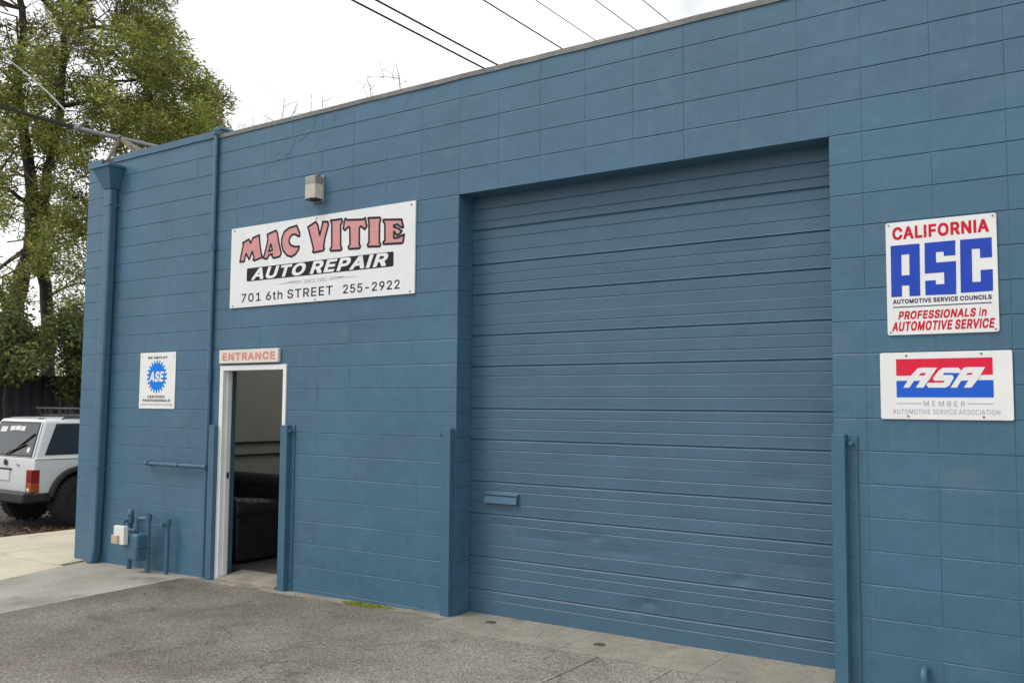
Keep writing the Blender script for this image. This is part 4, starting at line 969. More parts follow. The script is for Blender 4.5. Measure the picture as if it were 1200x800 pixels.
# certified professionals plate
sg = thing('certification_sign', (-7.325, 0, 1.925), 'white upright plate with blue toothed seal and ASE lettering beside the downspout', 'sign')
board(sg, -7.640, -7.010, 1.624, 2.229, -0.008, -0.0015, M['board_warm'])
b = MB()
pl = []
cx, cz = -7.330, 1.968
for k in range(22):
    for f, r in ((0.0, 0.146), (0.22, 0.146), (0.36, 0.178), (0.72, 0.178), (0.86, 0.146)):
        a = 2*pi*(k + f) / 22
        pl.append((cx + r * cos(a), cz + r * sin(a)))
lay(b, poly2d([pl]), -0.0092)
face_out(b, 'seal', M['cyanink'], sg)
line(sg, 'seal_lettering', M['board_warm'], 'ASE', -7.462, -7.200, 1.912, 2.024, -0.0104, bold=0.045, shear=0.22, track=1.06)
for s_, a_, b_, c_, d_ in (('WE EMPLOY', -7.503, -7.152, 2.160, 2.186), ('CERTIFIED', -7.487, -7.180, 1.738, 1.766), ('PROFESSIONALS', -7.572, -7.086, 1.698, 1.726)):
    line(sg, 'lettering', M['ink'], s_, a_, b_, c_, d_, -0.0092, bold=0.032, track=1.15)
b = MB(); rect(b, -7.586, -7.052, 1.664, 1.674, -0.0092)
face_out(b, 'rule', M['inkgrey'], sg)
screws(sg, [(-7.60, 2.19), (-7.05, 2.19), (-7.60, 1.66), (-7.05, 1.66)], -0.009, 0.005)

# service councils plate
sg = thing('service_council_sign', (0.44, 0, 2.485), 'white square sign with large blue ASC block letters and red CALIFORNIA lettering', 'sign')
board(sg, 0.134, 0.749, 2.135, 2.834, -0.012, -0.0015, M['board_warm'], round_=0.014)
line(sg, 'red_lettering', M['red'], 'CALIFORNIA', 0.174, 0.709, 2.724, 2.804, -0.0132, bold=0.032, track=1.1)
line(sg, 'red_lettering', M['red'], 'PROFESSIONALS in', 0.198, 0.686, 2.229, 2.281, -0.0132, bold=0.032, shear=0.22, track=1.1)
line(sg, 'red_lettering', M['red'], 'AUTOMOTIVE SERVICE', 0.160, 0.728, 2.158, 2.217, -0.0132, bold=0.032, shear=0.22, track=1.1)
b = MB()
for k, loops in COUNCIL_LETTERS.items(): lay(b, poly2d(loops), -0.0132)
face_out(b, 'block_lettering', M['blueink'], sg)
line(sg, 'navy_lettering', M['navy'], 'AUTOMOTIVE SERVICE COUNCILS', 0.169, 0.714, 2.327, 2.355, -0.0132, bold=0.032, track=1.1)
b = MB(); rect(b, 0.168, 0.713, 2.304, 2.310, -0.0132)
face_out(b, 'rule', M['navy'], sg)
screws(sg, [(0.152, 2.818), (0.731, 2.818), (0.152, 2.152), (0.731, 2.152)], -0.013, 0.005)

# member plate
sg = thing('member_sign', (0.447, 0, 1.824), 'wide white sign with slanted ASA logo across red and blue bands', 'sign')
board(sg, 0.085, 0.810, 1.621, 2.027, -0.012, -0.0015, M['board_warm'], round_=0.012)
b = MB(); rect(b, 0.179, 0.708, 1.886, 1.987, -0.0132); lay(b, poly2d(MEMBER_LOGO['red']), -0.0136)
face_out(b, 'red_band', M['red2'], sg)
b = MB(); rect(b, 0.179, 0.710, 1.754, 1.855, -0.0132); lay(b, poly2d(MEMBER_LOGO['blue']), -0.0136)
face_out(b, 'blue_band', M['blueink2'], sg)
b = MB()
for k in 'ASB': lay(b, poly2d(MEMBER_LOGO[k]), -0.0146)
face_out(b, 'logo_lettering', M['board_warm'], sg)
line(sg, 'lettering', M['mauve'], 'M E M B E R', 0.332, 0.556, 1.701, 1.732, -0.0132, track=1.1)
for a_, b_ in ((0.178, 0.321), (0.569, 0.707)):
    b = MB(); rect(b, a_, b_, 1.715, 1.719, -0.0132); face_out(b, 'rule', M['mauve'], sg)
line(sg, 'lettering', M['mauve'], 'AUTOMOTIVE SERVICE ASSOCIATION', 0.156, 0.740, 1.653, 1.683, -0.0132, track=1.15)
screws(sg, [(0.238, 2.008), (0.650, 2.010), (0.243, 1.640), (0.655, 1.640)], -0.013, 0.006)

# ------------------------------------------------------------ wall lamp
lm = thing('wall_lamp', (-4.91, 0, 3.68), 'small grey wall lamp with prismatic cream lens above the long shop sign', 'lamp')
b = MB(); b.box(-4.995, -4.840, -0.014, -0.001, 3.575, 3.825); b.build('back_plate', M['lampcap'], lm, bevel=0.004)
b = MB(); b.box(-4.985, -4.850, -0.112, -0.014, 3.735, 3.812); b.build('cap', M['lampcap'], lm, bevel=0.006)
b = MB(); b.box(-4.983, -4.852, -0.110, -0.014, 3.600, 3.735)
for i in range(9):
    x = -4.979 + i * 0.0145; b.prism([(x, -0.110), (x + 0.007, -0.115), (x + 0.012, -0.110)], 'z', 3.604, 3.731)
b.build('lens', M['diffuser'], lm)
b = MB(); b.box(-4.983, -4.852, -0.110, -0.014, 3.586, 3.600); b.box(-4.935, -4.90, -0.116, -0.09, 3.570, 3.604)
b.build('bottom_rim', M['trimblack'], lm, bevel=0.003)
b = MB(); b.tube([(-4.92, -0.03, 3.81), (-4.92, -0.03, 3.838), (-4.92, 0.0, 3.846)], 0.010, 8); b.build('wire_pipe', M['lampcap'], lm)

# ------------------------------------------------------------ gas meter and pipes
gm = thing('gas_meter', (-7.4, -0.12, -0.07), 'blue painted gas meter with white index box between two risers at the wall foot', 'gas meter')
g0 = gz(-7.5) - 0.03
b = MB()
b.tube([(-7.60, -0.085, g0), (-7.60, -0.085, 0.50)], 0.028, 12)
b.lathe([(0.040, -0.035), (0.040, 0.035)], (-7.60, -0.085, 0.435), 'z', 12)
b.lathe([(0.024, -0.03), (0.038, -0.015), (0.034, 0.02), (0.015, 0.04)], (-7.60, -0.085, 0.505), 'z', 12)
b.build('riser', M['steel'], gm, smooth=True)
b = MB()
b.tube([(-7.215, -0.125, g0), (-7.215, -0.125, 0.52)], 0.024, 12)
b.lathe([(0.034, -0.03), (0.034, 0.03)], (-7.215, -0.125, 0.49), 'z', 12)
b.tube([(-7.215, -0.125, 0.475), (-7.335, -0.17, 0.475)], 0.018, 10)
b.lathe([(0.026, -0.025), (0.026, 0.025)], (-7.345, -0.172, 0.465), 'z', 10)
b.tube([(-7.345, -0.172, 0.48), (-7.345, -0.172, 0.34)], 0.018, 10)
b.build('riser', M['steel'], gm, smooth=True)
b = MB(); b.box(-7.43, -7.20, -0.27, -0.11, 0.055, 0.325)
mbo = b.build('meter_body', M['steel'], gm, bevel=0.03, seg=4, smooth=True)
b = MB(); b.box(-7.445, -7.185, -0.276, -0.104, 0.185, 0.197); b.build('seam_flange', M['steel'], mbo, bevel=0.003)
b = MB(); b.tube([(-7.72, -0.17, 0.345), (-7.34, -0.17, 0.345)], 0.017, 10)
for x in (-7.71, -7.52, -7.38): b.lathe([(0.026, -0.02), (0.026, 0.02)], (x, -0.17, 0.345), 'x', 8)
b.tube([(-7.60, -0.085, 0.435), (-7.60, -0.16, 0.425), (-7.60, -0.17, 0.345)], 0.016, 8)
b.build('regulator_pipe', M['steel'], gm, smooth=True)
b = MB(); b.box(-7.52, -7.335, -0.33, -0.275, 0.215, 0.405)
ib = b.build('index_box', M['offwhite'], gm, bevel=0.008)
b = MB(); b.box(-7.525, -7.415, -0.352, -0.33, 0.220, 0.310); b.build('index_window', M['tan'], ib, bevel=0.006)
sp = MB()
sp.tube([(-6.945, -0.085, gz(-6.9) - 0.02), (-6.945, -0.085, 0.485)], 0.023, 12)
sp.lathe([(0.034, -0.045), (0.034, 0.03)], (-6.945, -0.085, 0.46), 'z', 12)
sp.lathe([(0.022, -0.06), (0.026, -0.05), (0.026, 0.0)], (-6.955, -0.10, 0.44), 'y', 10)
tag(sp.build('standpipe', M['steel'], None, smooth=True), 'blue painted slim standpipe with capped tee right of the gas meter', 'pipe')

# small steel caps set in the apron
for (x, y, lb) in ((-2.865, -0.02, 'small dark steel cap in the apron near the left door jamb'), (-1.83, -0.13, 'larger dark steel cap in the apron under the middle of the roll-up door')):
    c = MB().lathe([(0.045, 0.0), (0.042, 0.005), (0.02, 0.006)], (x, y, gz(x) + 0.0045), 'z', 16)
    tag(c.build('floor_cap', M['screw']), lb, 'floor cap', 'steel caps in the apron')

# ------------------------------------------------------------ service mast and cables
def plane_y(px, py, y0):
    d = at(px, py, 1.0) - CAM
    return CAM + d * ((y0 - CAM.y) / d.y)
mast = thing('service_mast', (-8.2, 0.75, 4.16), 'grey service mast leaning over the roof corner towards the street', 'mast')
TIP = plane_y(93, 151, 0.45); FOOT = plane_y(194, 175, 0.52); MID = TIP.lerp(FOOT, 0.5)
DIRM = (FOOT - TIP).normalized()
b = MB(); b.tube([TIP, FOOT + DIRM * 1.75], 0.030, 12); b.build('pipe', M['galv'], mast, smooth=True)
b = MB(); b.tube([TIP - DIRM * 0.10, TIP - DIRM * 0.06, TIP + DIRM * 0.05, TIP + DIRM * 0.06], [0.025, 0.048, 0.048, 0.036], 12); b.build('weatherhead', M['galv'], mast, smooth=True)
for (px, py, y) in ((126, 188, 0.12), (168, 178, 0.12), (161, 181, 0.20)):
    e = plane_y(px, py, y)
    b = MB(); b.tube([MID, e], 0.022, 4); b.build('brace', M['wood'], mast)
b = MB(); b.tube([MID - DIRM * 0.03, MID + DIRM * 0.03], 0.046, 12); b.build('clamp', M['galv'], mast)

def cable(name, a, c, ext, r, sag, matl, label, n=24):
    a = Vector(a); c = Vector(c); d = c - a
    pts = []
    for i in range(n + 1):
        u = i / n * ext
        p = a + d * u
        p.z -= sag * 4 * (u / ext) * (1 - u / ext)
        pts.append(p)
    return tag(MB().tube(pts, r, 6).build(name, matl), label, 'cable', 'service cables')
cable('service_cable', TIP - DIRM * 0.08, at(0, 123, 20), 1.9, 0.030, 0.03, M['cable'], 'thick black service cable running from the mast tip to the street')
c2 = [TIP + DIRM * 0.05, at(84, 138, 13.8), at(60, 112, 15.8), at(35, 90, 18), at(0, 62, 21), at(-60, 18, 26)]
tag(MB().tube(c2, 0.014, 6).build('service_cable', M['cablepale']), 'pale bare cable slanting down through the tree to the mast', 'cable', 'service cables')
tag(MB().tube([TIP + DIRM * 0.12, TIP + DIRM * 0.2 + Vector((0, 0, .12)), TIP + DIRM * 0.4 + Vector((0, 0, .05)), TIP + DIRM * 0.45 - Vector((0, 0, .12)), TIP + DIRM * 0.3 - Vector((0, 0, .10))], 0.007, 5).build('drip_loop', M['cable'], None),
    'thin dark wire loop hanging round the leaning mast', 'wire')

# power lines along the side street, far above the roof
for (px, py, z, r, lb) in ((412, 0, 9.5, 0.020, 'lowest and leftmost dark power line crossing above the roof'),
                           (440, 0, 9.62, 0.020, 'dark power line close beside the leftmost one'),
                           (566, 0, 10.36, 0.015, 'power line crossing alone in the middle of the open sky'),
                           (627, 0, 11.1, 0.010, 'very thin pale power line right of the middle one'),
                           (697, 0, 12.2, 0.012, 'thin power line second from the right'),
                           (752, 0, 13.2, 0.012, 'rightmost thin power line near the top edge of the roof')):
    p = at(px, py, 1) - CAM
    p = CAM + p * ((z - CAM.z) / p.z)
    pts = [(p.x, y, z + 0.0009 * ((y - 9) ** 2) * 0.25) for y in range(-34, 54, 4)]
    tag(MB().tube(pts, r, 6).build('power_line', M['cable']), lb, 'power line', 'power lines above the roof')

# ------------------------------------------------------------ the white off-roader in the side street
CX, CY, CZ = -13.50, 2.31, -0.285
car = thing('parked_car', (CX, CY, CZ), 'white boxy off-roader with roof basket parked in the side street', 'car')
XL, XR = CX - 0.84, CX + 0.84
def arc(cy, r, a0, a1, n=10): return [(CY + cy + r * cos(R(a0 + (a1 - a0) * i / n)), CZ + 0.43 + r * sin(R(a0 + (a1 - a0) * i / n))) for i in range(n + 1)]
def P(y, z): return (CY + y, CZ + z)
prof = [P(-0.74, 0.56), P(-0.77, 0.70), P(-0.755, 1.115), P(1.80, 1.125), P(2.0, 1.12), P(3.22, 1.05), P(3.30, 0.98), P(3.32, 0.60), P(3.30, 0.52)]
prof += arc(2.576, 0.47, 10, 170) + [P(2.08, 0.50), P(0.49, 0.50)] + arc(0, 0.47, 10, 170) + [P(-0.50, 0.52)]
b = MB(); b.prism(prof[::-1], 'x', XL, XR)
b.build('body', M['carwhite'], car, bevel=0.03, seg=3, smooth=True)
b = MB(); b.box(XL + 0.12, XR - 0.12, CY - 0.72, CY + 3.25, CZ + 0.40, CZ + 0.75); b.build('underbody', M['black'], car)
# greenhouse
def S(u, v, side, out=0.0):
    """u 0..1 from tailgate to windscreen, v 0..1 from belt to roof, on the side (+1 right)"""
    y0, y1 = -0.745 + 0.215 * v, 1.85 - 0.62 * v
    x = 0.825 - 0.145 * v
    return Vector((CX + side * (x + out), CY + y0 + (y1 - y0) * u, CZ + 1.11 + 0.58 * v))
def T(u, v, out=0.0):
    """the tailgate plane: u 0..1 from left to right"""
    x = 0.825 - 0.145 * v
    return Vector((CX - x + 2 * x * u, CY - 0.745 + 0.215 * v - out, CZ + 1.11 + 0.58 * v))
b = MB()
vs = [S(0, 0, -1), S(0, 0, 1), S(1, 0, 1), S(1, 0, -1), S(0, 1, -1), S(0, 1, 1), S(1, 1, 1), S(1, 1, -1)]
m0 = CZ + 1.725
vs += [Vector((CX - 0.5, CY - 0.40, m0)), Vector((CX + 0.5, CY - 0.40, m0)), Vector((CX + 0.5, CY + 1.05, m0)), Vector((CX - 0.5, CY + 1.05, m0))]
b.add(vs, [(0, 1, 5, 4), (1, 2, 6, 5), (2, 3, 7, 6), (3, 0, 4, 7), (4, 5, 9, 8), (5, 6, 10, 9), (6, 7, 11, 10), (7, 4, 8, 11), (8, 9, 10, 11)])
b.build('cabin', M['carwhite'], car, bevel=0.05, seg=4, smooth=True)
def panel(fn, q, name, matl, trim=0.03, par=None):
    """a window: black seal a little larger than the glass"""
    cu = sum(p[0] for p in q) / len(q); cv = sum(p[1] for p in q) / len(q)
    t = MB(); g = MB()
    n = len(q)
    big = [(cu + (u - cu) * (1 + trim), cv + (v - cv) * (1 + trim * 2)) for u, v in q]
    t.add([fn(u, v, 0.004) for u, v in big] + [fn(u, v, -0.02) for u, v in big], [tuple(range(n)), tuple(range(n, 2*n))[::-1]] + [(i, (i+1) % n, n + (i+1) % n, n + i) for i in range(n)])
    o = t.build(name, M['trimblack'], car)
    g.add([fn(u, v, 0.008) for u, v in q] + [fn(u, v, -0.01) for u, v in q], [tuple(range(n)), tuple(range(n, 2*n))[::-1]] + [(i, (i+1) % n, n + (i+1) % n, n + i) for i in range(n)])
    g.build('pane', matl, o)
    return o
rw = panel(T, [(0.07, 0.06), (0.93, 0.06), (0.925, 0.90), (0.075, 0.90)], 'rear_window', M['glassdark'], 0.05)
b = MB()
for (u0, u1, v0, v1) in ((0.34, 0.44, 0.70, 0.82), (0.45, 0.56, 0.71, 0.83), (0.57, 0.66, 0.70, 0.82), (0.15, 0.28, 0.66, 0.80)):
    b.add([T(u0, v0, 0.011), T(u1, v0, 0.011), T(u1, v1, 0.011), T(u0, v1, 0.011)], [(0, 1, 2, 3)])
b.add([T(0.86 + 0.028 * cos(k * pi / 6), 0.20 + 0.075 * sin(k * pi / 6), 0.011) for k in range(12)], [tuple(range(12))])
b.build('sticker', M['offwhite'], rw)
b = MB(); b.tube([T(0.5, 0.03, 0.03), T(0.52, 0.10, 0.03), T(0.80, 0.34, 0.025)], 0.012, 6); b.tube([T(0.58, 0.12, 0.02), T(0.90, 0.62, 0.02)], 0.014, 6)
b.build('wiper', M['trimblack'], rw)
for sd_ in (1, -1):
    for q in ([(0.065, 0.10), (0.33, 0.10), (0.345, 0.86), (0.115, 0.86)], [(0.375, 0.10), (0.62, 0.10), (0.62, 0.86), (0.385, 0.86)], [(0.65, 0.10), (0.93, 0.10), (0.90, 0.86), (0.65, 0.86)]):
        panel(lambda u, v, o_: S(u, v, sd_, o_), q, 'side_window', M['glassdark'], 0.05)
# tail lights
for x0, x1 in ((XR - 0.155, XR + 0.006), (XL - 0.006, XL + 0.155)):
    b = MB(); b.box(x0, x1, CY - 0.795, CY - 0.66, CZ + 0.575, CZ + 0.93)
    tl = b.build('tail_light', M['tailred'], car, bevel=0.012)
    b = MB(); b.box(x0 + 0.008, x1 + (0.003 if x1 > CX else -0.003), CY - 0.800, CY - 0.665, CZ + 0.585, CZ + 0.725); b.build('turn_signal', M['amber'], tl, bevel=0.006)
    b = MB(); b.box(x0 + 0.045, x1 - 0.045, CY - 0.803, CY - 0.70, CZ + 0.60, CZ + 0.65); b.build('reversing_light', M['offwhite'], tl, bevel=0.004)
b = MB(); b.box(XL - 0.02, XR + 0.02, CY - 0.93, CY - 0.72, CZ + 0.42, CZ + 0.585); b.box(XR - 0.05, XR + 0.015, CY - 0.75, CY - 0.46, CZ + 0.43, CZ + 0.575); b.box(XL - 0.015, XL + 0.05, CY - 0.75, CY - 0.46, CZ + 0.43, CZ + 0.575)
b.build('rear_bumper', M['trimblack'], car, bevel=0.03, seg=3, smooth=True)
b = MB(); b.box(XL - 0.02, XR + 0.02, CY + 3.25, CY + 3.48, CZ + 0.44, CZ + 0.62); b.build('front_bumper', M['trimblack'], car, bevel=0.03, seg=3, smooth=True)
for x0, x1 in ((XR - 0.004, XR + 0.010), (XL - 0.010, XL + 0.004)):
    b = MB(); b.box(x0, x1, CY + 0.55, CY + 2.02, CZ + 0.56, CZ + 0.64); b.build('side_trim', M['trimblack'], car, bevel=0.003)
for cyy in (0.0, 2.576):
    for x0, x1 in ((XR - 0.02, XR + 0.075), (XL - 0.075, XL + 0.02)):
        o_ = arc(cyy, 0.535, 8, 172, 14); i_ = arc(cyy, 0.465, 8, 172, 14)
        b = MB(); b.prism(o_ + i_[::-1], 'x', x0, x1); b.build('fender_flare', M['trimblack'], car, bevel=0.012, smooth=True)
for cyy in (0.0, 2.576):
    for sd_ in (1, -1):
        xo = CX + sd_ * 0.875; c = (xo, CY + cyy, CZ + 0.405)
        b = MB(); b.lathe([(0.215, -sd_ * 0.22), (0.215, -sd_ * 0.03), (0.19, -sd_ * 0.035), (0.17, -sd_ * 0.08), (0.06, -sd_ * 0.06), (0.05, -sd_ * 0.03), (0.02, -sd_ * 0.03)], c, 'x', 24)
        wh = b.build('wheel', M['rim'], car, smooth=True)
        b = MB(); b.lathe([(0.21, -sd_ * 0.27), (0.34, -sd_ * 0.285), (0.395, -sd_ * 0.27), (0.41, -sd_ * 0.23), (0.41, -sd_ * 0.05), (0.395, -sd_ * 0.01), (0.34, 0.004), (0.23, -sd_ * 0.005), (0.21, -sd_ * 0.03)], c, 'x', 36)
        for k in range(36):
            a = 2 * pi * k / 36
            Mx = Matrix.Translation(Vector(c)) @ Matrix.Rotation(a, 4, 'X')
            b.box(*sorted((-sd_ * 0.02, -sd_ * 0.12)), -0.022, 0.022, 0.40, 0.42, Mx); b.box(*sorted((-sd_ * 0.15, -sd_ * 0.26)), 0.0, 0.04, 0.40, 0.42, Mx)
        b.build('tyre', M['black'], wh, smooth=True)
b = MB(); b.box(CX - 0.16, CX + 0.16, CY - 0.785, CY - 0.765, CZ + 0.74, CZ + 0.90)
pt = b.build('number_plate', M['offwhite'], car, bevel=0.003)
b = MB(); b.box(CX - 0.20, CX + 0.20, CY - 0.778, CY - 0.762, CZ + 0.905, CZ + 0.93); b.build('plate_light', M['trimblack'], car)
b = MB(); b.box(CX + 0.36, CX + 0.42, CY - 0.785, CY - 0.76, CZ + 0.985, CZ + 1.005); b.build('badge', M['chrome'], car)
b = MB(); b.lathe([(0.05, -0.012), (0.045, 0.0)], (CX + 0.02, CY - 0.77, CZ + 1.02), 'y', 12); b.build('lock', M['trimblack'], car)
for sd_ in (1, -1):
    b = MB()
    p0, p1 = S(0.17, 1.0, sd_, -0.05), S(0.95, 1.0, sd_, -0.05)
    b.tube([p0 + Vector((0, 0, 0.0)), p0 + Vector((0, .05, 0.032)), p1 + Vector((0, -.05, 0.032)), p1], 0.014, 6)
    b.build('roof_rail', M['trimblack'], car)
for q in ([S(0.36, 0.02, 1, 0.004), S(0.362, 0.95, 1, 0.004)], [S(0.635, 0.02, 1, 0.004), S(0.635, 0.95, 1, 0.004)], [Vector((XR + 0.001, CY + 0.22, CZ + 1.10)), Vector((XR + 0.001, CY + 0.22, CZ + 0.95)), Vector((XR + 0.001, CY + 0.52, CZ + 0.66))],
          [Vector((XR + 0.001, CY - 0.74, CZ + 1.085)), Vector((XR + 0.001, CY + 3.2, CZ + 1.04))],
          [T(0.02, 0.95, 0.004), T(0.005, 0.0, 0.004), Vector((XL + 0.17, CY - 0.772, CZ + 0.60))], [T(0.98, 0.95, 0.004), T(0.985, 0.0, 0.004), Vector((XR - 0.17, CY - 0.772, CZ + 0.60))], [T(0.01, 0.0, 0.006), T(0.99, 0.0, 0.006)]):
    MB().tube(q, 0.0045, 4).build('panel_gap', M['trimblack'], car)
b = MB(); b.box(XR - 0.002, XR + 0.018, CY + 0.62, CY + 0.78, CZ + 0.96, CZ + 0.995); b.build('door_handle', M['trimblack'], car, bevel=0.004)
p0 = S(0.02, 1.0, 1, -0.20)
b = MB(); b.box(p0.x - 0.07, p0.x + 0.07, p0.y + 0.0, p0.y + 0.05, p0.z + 0.008, p0.z + 0.028); b.build('roof_spoiler_lamp', M['trimblack'], car, bevel=0.004)
rk = MB()
RX0, RX1, RY0, RY1, RZ0, RZ1 = CX - 0.62, CX + 0.62, CY + 0.10, CY + 1.35, CZ + 1.755, CZ + 1.87
def loop(z, r, e=0.0):
    q = [(RX0 - e, RY0 - e, z), (RX1 + e, RY0 - e, z), (RX1 + e, RY1 + e, z), (RX0 - e, RY1 + e, z)]
    for a, c in zip(q, q[1:] + q[:1]): rk.tube([a, c], r, 6)
loop(RZ0, 0.012); loop(RZ1, 0.013, 0.05)
for i in range(8):
    y = RY0 + (RY1 - RY0) * i / 7
    rk.tube([(RX0, y, RZ0), (RX1, y, RZ0)], 0.010, 5)
    for x, e in ((RX0, -0.05), (RX1, 0.05)): rk.tube([(x, y, RZ0), (x + e, y, RZ1)], 0.010, 5)
for i in range(7):
    x = RX0 + (RX1 - RX0) * i / 6
    rk.tube([(x, RY0, RZ0), (x, RY1, RZ0)], 0.009, 5)
    for y, e in ((RY0, -0.05), (RY1, 0.05)): rk.tube([(x, y, RZ0), (x, y + e, RZ1)], 0.009, 5)
rko = rk.build('roof_basket', M['trimblack'], car)
b = MB()
for y in (RY0 + 0.12, RY1 - 0.15):
    b.box(RX0 - 0.02, RX1 + 0.02, y - 0.02, y + 0.02, CZ + 1.715, CZ + 1.765)
b.build('clamp', M['trimblack'], rko, bevel=0.004)

# ------------------------------------------------------------ dark metal fence across the street
fn = thing('metal_fence', (-20.6, 8.5, -0.3), 'dark corrugated metal fence across the side street behind the car', 'fence')
b = MB()
FY0, FY1, FX = 4.6, 26.0, -20.6
k = 0; y = FY0; pl = []
while y < FY1:
    pl += [(FX, y), (FX, y + 0.09), (FX - 0.035, y + 0.12), (FX - 0.035, y + 0.21)]; y += 0.24
vs = [(x, y, -0.3) for x, y in pl] + [(x, y, 2.28) for x, y in pl]
n = len(pl)
b.add(vs, [(i, i + 1, n + i + 1, n + i) for i in range(n - 1)])
fo = b.build('panel', M['fence'], fn)
so_ = fo.modifiers.new('thick', 'SOLIDIFY'); so_.thickness = 0.01
b = MB(); b.box(FX - 0.06, FX + 0.03, FY0, FY1, 2.275, 2.33); b.build('top_rail', M['fence'], fn)
y = FY0
while y < FY1:
    MB().box(FX - 0.13, FX - 0.05, y - 0.04, y + 0.04, -0.3, 2.27).build('post', M['fence'], fn); y += 2.4

# ------------------------------------------------------------ trees
def leaves(mb, c, r, n, L, W, rng, droop=0.35, flat=0.85):
    for _ in range(n):
        while True:
            q = Vector((rng.uniform(-1, 1), rng.uniform(-1, 1), rng.uniform(-1, 1)))
            if q.length < 1: break
        q = q * (0.55 + 0.45 * q.length)
        p = c + Vector((q.x * r, q.y * r, q.z * r * flat))
        d = Vector((rng.gauss(0, 1), rng.gauss(0, 1), rng.gauss(0, 0.6) - droop)).normalized()
        s = d.cross(Vector((rng.gauss(0, 1), rng.gauss(0, 1), rng.gauss(0, 1)))).normalized()
        l = L * rng.uniform(0.6, 1.3); ww = W * rng.uniform(0.7, 1.3)
        mb.add([p, p + d * l * 0.5 + s * ww * 0.5, p + d * l, p + d * l * 0.5 - s * ww * 0.5], [(0, 1, 2, 3)])

def limb(mb, pts, r0, r1, n=8, wob=0.0, rng=None, sub=3):
    out_ = []
    for i in range(len(pts) - 1):
        for k in range(sub):
            u = k / sub
            p = pts[i].lerp(pts[i + 1], u)
            if wob and (i or k): p = p + Vector((rng.uniform(-wob, wob), rng.uniform(-wob, wob), rng.uniform(-wob, wob) * 0.5))
            out_.append(p)
    out_.append(pts[-1])
    m_ = len(out_)
    mb.tube(out_, [r0 + (r1 - r0) * i / (m_ - 1) for i in range(m_)], n)
    return [(p, r0 + (r1 - r0) * i / (m_ - 1)) for i, p in enumerate(out_)]

def twigs(mb, p, d, l, r, depth, rng, n=5, bend=0.5):
    """bare forking twigs"""
    pts = [p]; q = p; dd = d.normalized()
    for k in range(3):
        dd = (dd + Vector((rng.gauss(0, 1), rng.gauss(0, 1), rng.gauss(0, 1))) * 0.16).normalized()
        q = q + dd * l / 3; pts.append(q)
    mb.tube(pts, [r, r * 0.85, r * 0.7, r * 0.55], n)
    if depth:
        for k in range(rng.choice([2, 3, 3])):
            e = (dd + Vector((rng.gauss(0, 1), rng.gauss(0, 1), rng.gauss(0, 1))) * bend).normalized()
            twigs(mb, pts[rng.choice([2, 3, 3])], e, l * rng.uniform(0.55, 0.85), r * 0.6, depth - 1, rng, max(4, n - 1), bend)

def make_tree(name, label, base, limbs, clumps, leafmat, seed, D, jit, per, L, W, rc, dead=None, cat='tree', barkmat='bark', rbranch=0.026):
    rng = random.Random(seed)
    t = thing(name, base, label, cat)
    tm = MB(); nodes = []
    for (pts, r0, r1) in limbs:
        nodes += limb(tm, [at(*p) for p in pts], r0, r1, 9, 0.05, rng)
    tm.build('trunk', M[barkmat], t, smooth='all')
    br = MB(); lf = MB()
    for (cx, cy, rx, ry, n, k) in clumps:
        for _ in range(n):
            a = rng.uniform(0, 2 * pi); q = math.sqrt(rng.random())
            c = at(cx + rx * q * cos(a), cy + ry * q * sin(a), D + rng.gauss(0, jit))
            rr = rc * rng.uniform(0.6, 1.35)
            leaves(lf, c, rr, int(per * k * rng.uniform(0.6, 1.3) * rr * rr / (rc * rc)), L, W, rng)
            if rng.random() < 0.75:
                near = min(nodes, key=lambda nd: (nd[0] - c).length + (0.6 if nd[0].z > c.z else 0))
                p0 = near[0]; mid = p0.lerp(c, 0.5) + Vector((rng.gauss(0, .25), rng.gauss(0, .25), rng.gauss(0.1, .2)))
                if (c - p0).length < 5.5:
                    limb(br, [p0, mid, c], min(near[1] * 0.5, rbranch * (0.6 + (c - p0).length * 0.3)), 0.006, 5, 0.06, rng, 2)
                for _k in range(2):
                    dv = Vector((rng.gauss(0, 1), rng.gauss(0, 1), rng.gauss(0.2, 1)))
                    br.tube([c, c + dv.normalized() * rr * 0.6, c + dv.normalized() * rr * 1.1 + Vector((0, 0, rng.gauss(0, .1)))], [0.010, 0.007, 0.004], 4)
    for (px, py, ux, uz, l, depth) in (dead or []):
        p = at(px, py, D + rng.gauss(0, jit * 0.6))
        twigs(br, p, RIGHT * ux + Vector((0, 0, uz)) + FWD * rng.gauss(0, 0.4), l, 0.022, depth, rng)
    if br.v: br.build('branches', M['twig'] if dead else M[barkmat], t, fix=False)
    lf.build('crown', M[leafmat], t, fix=False)
    return t

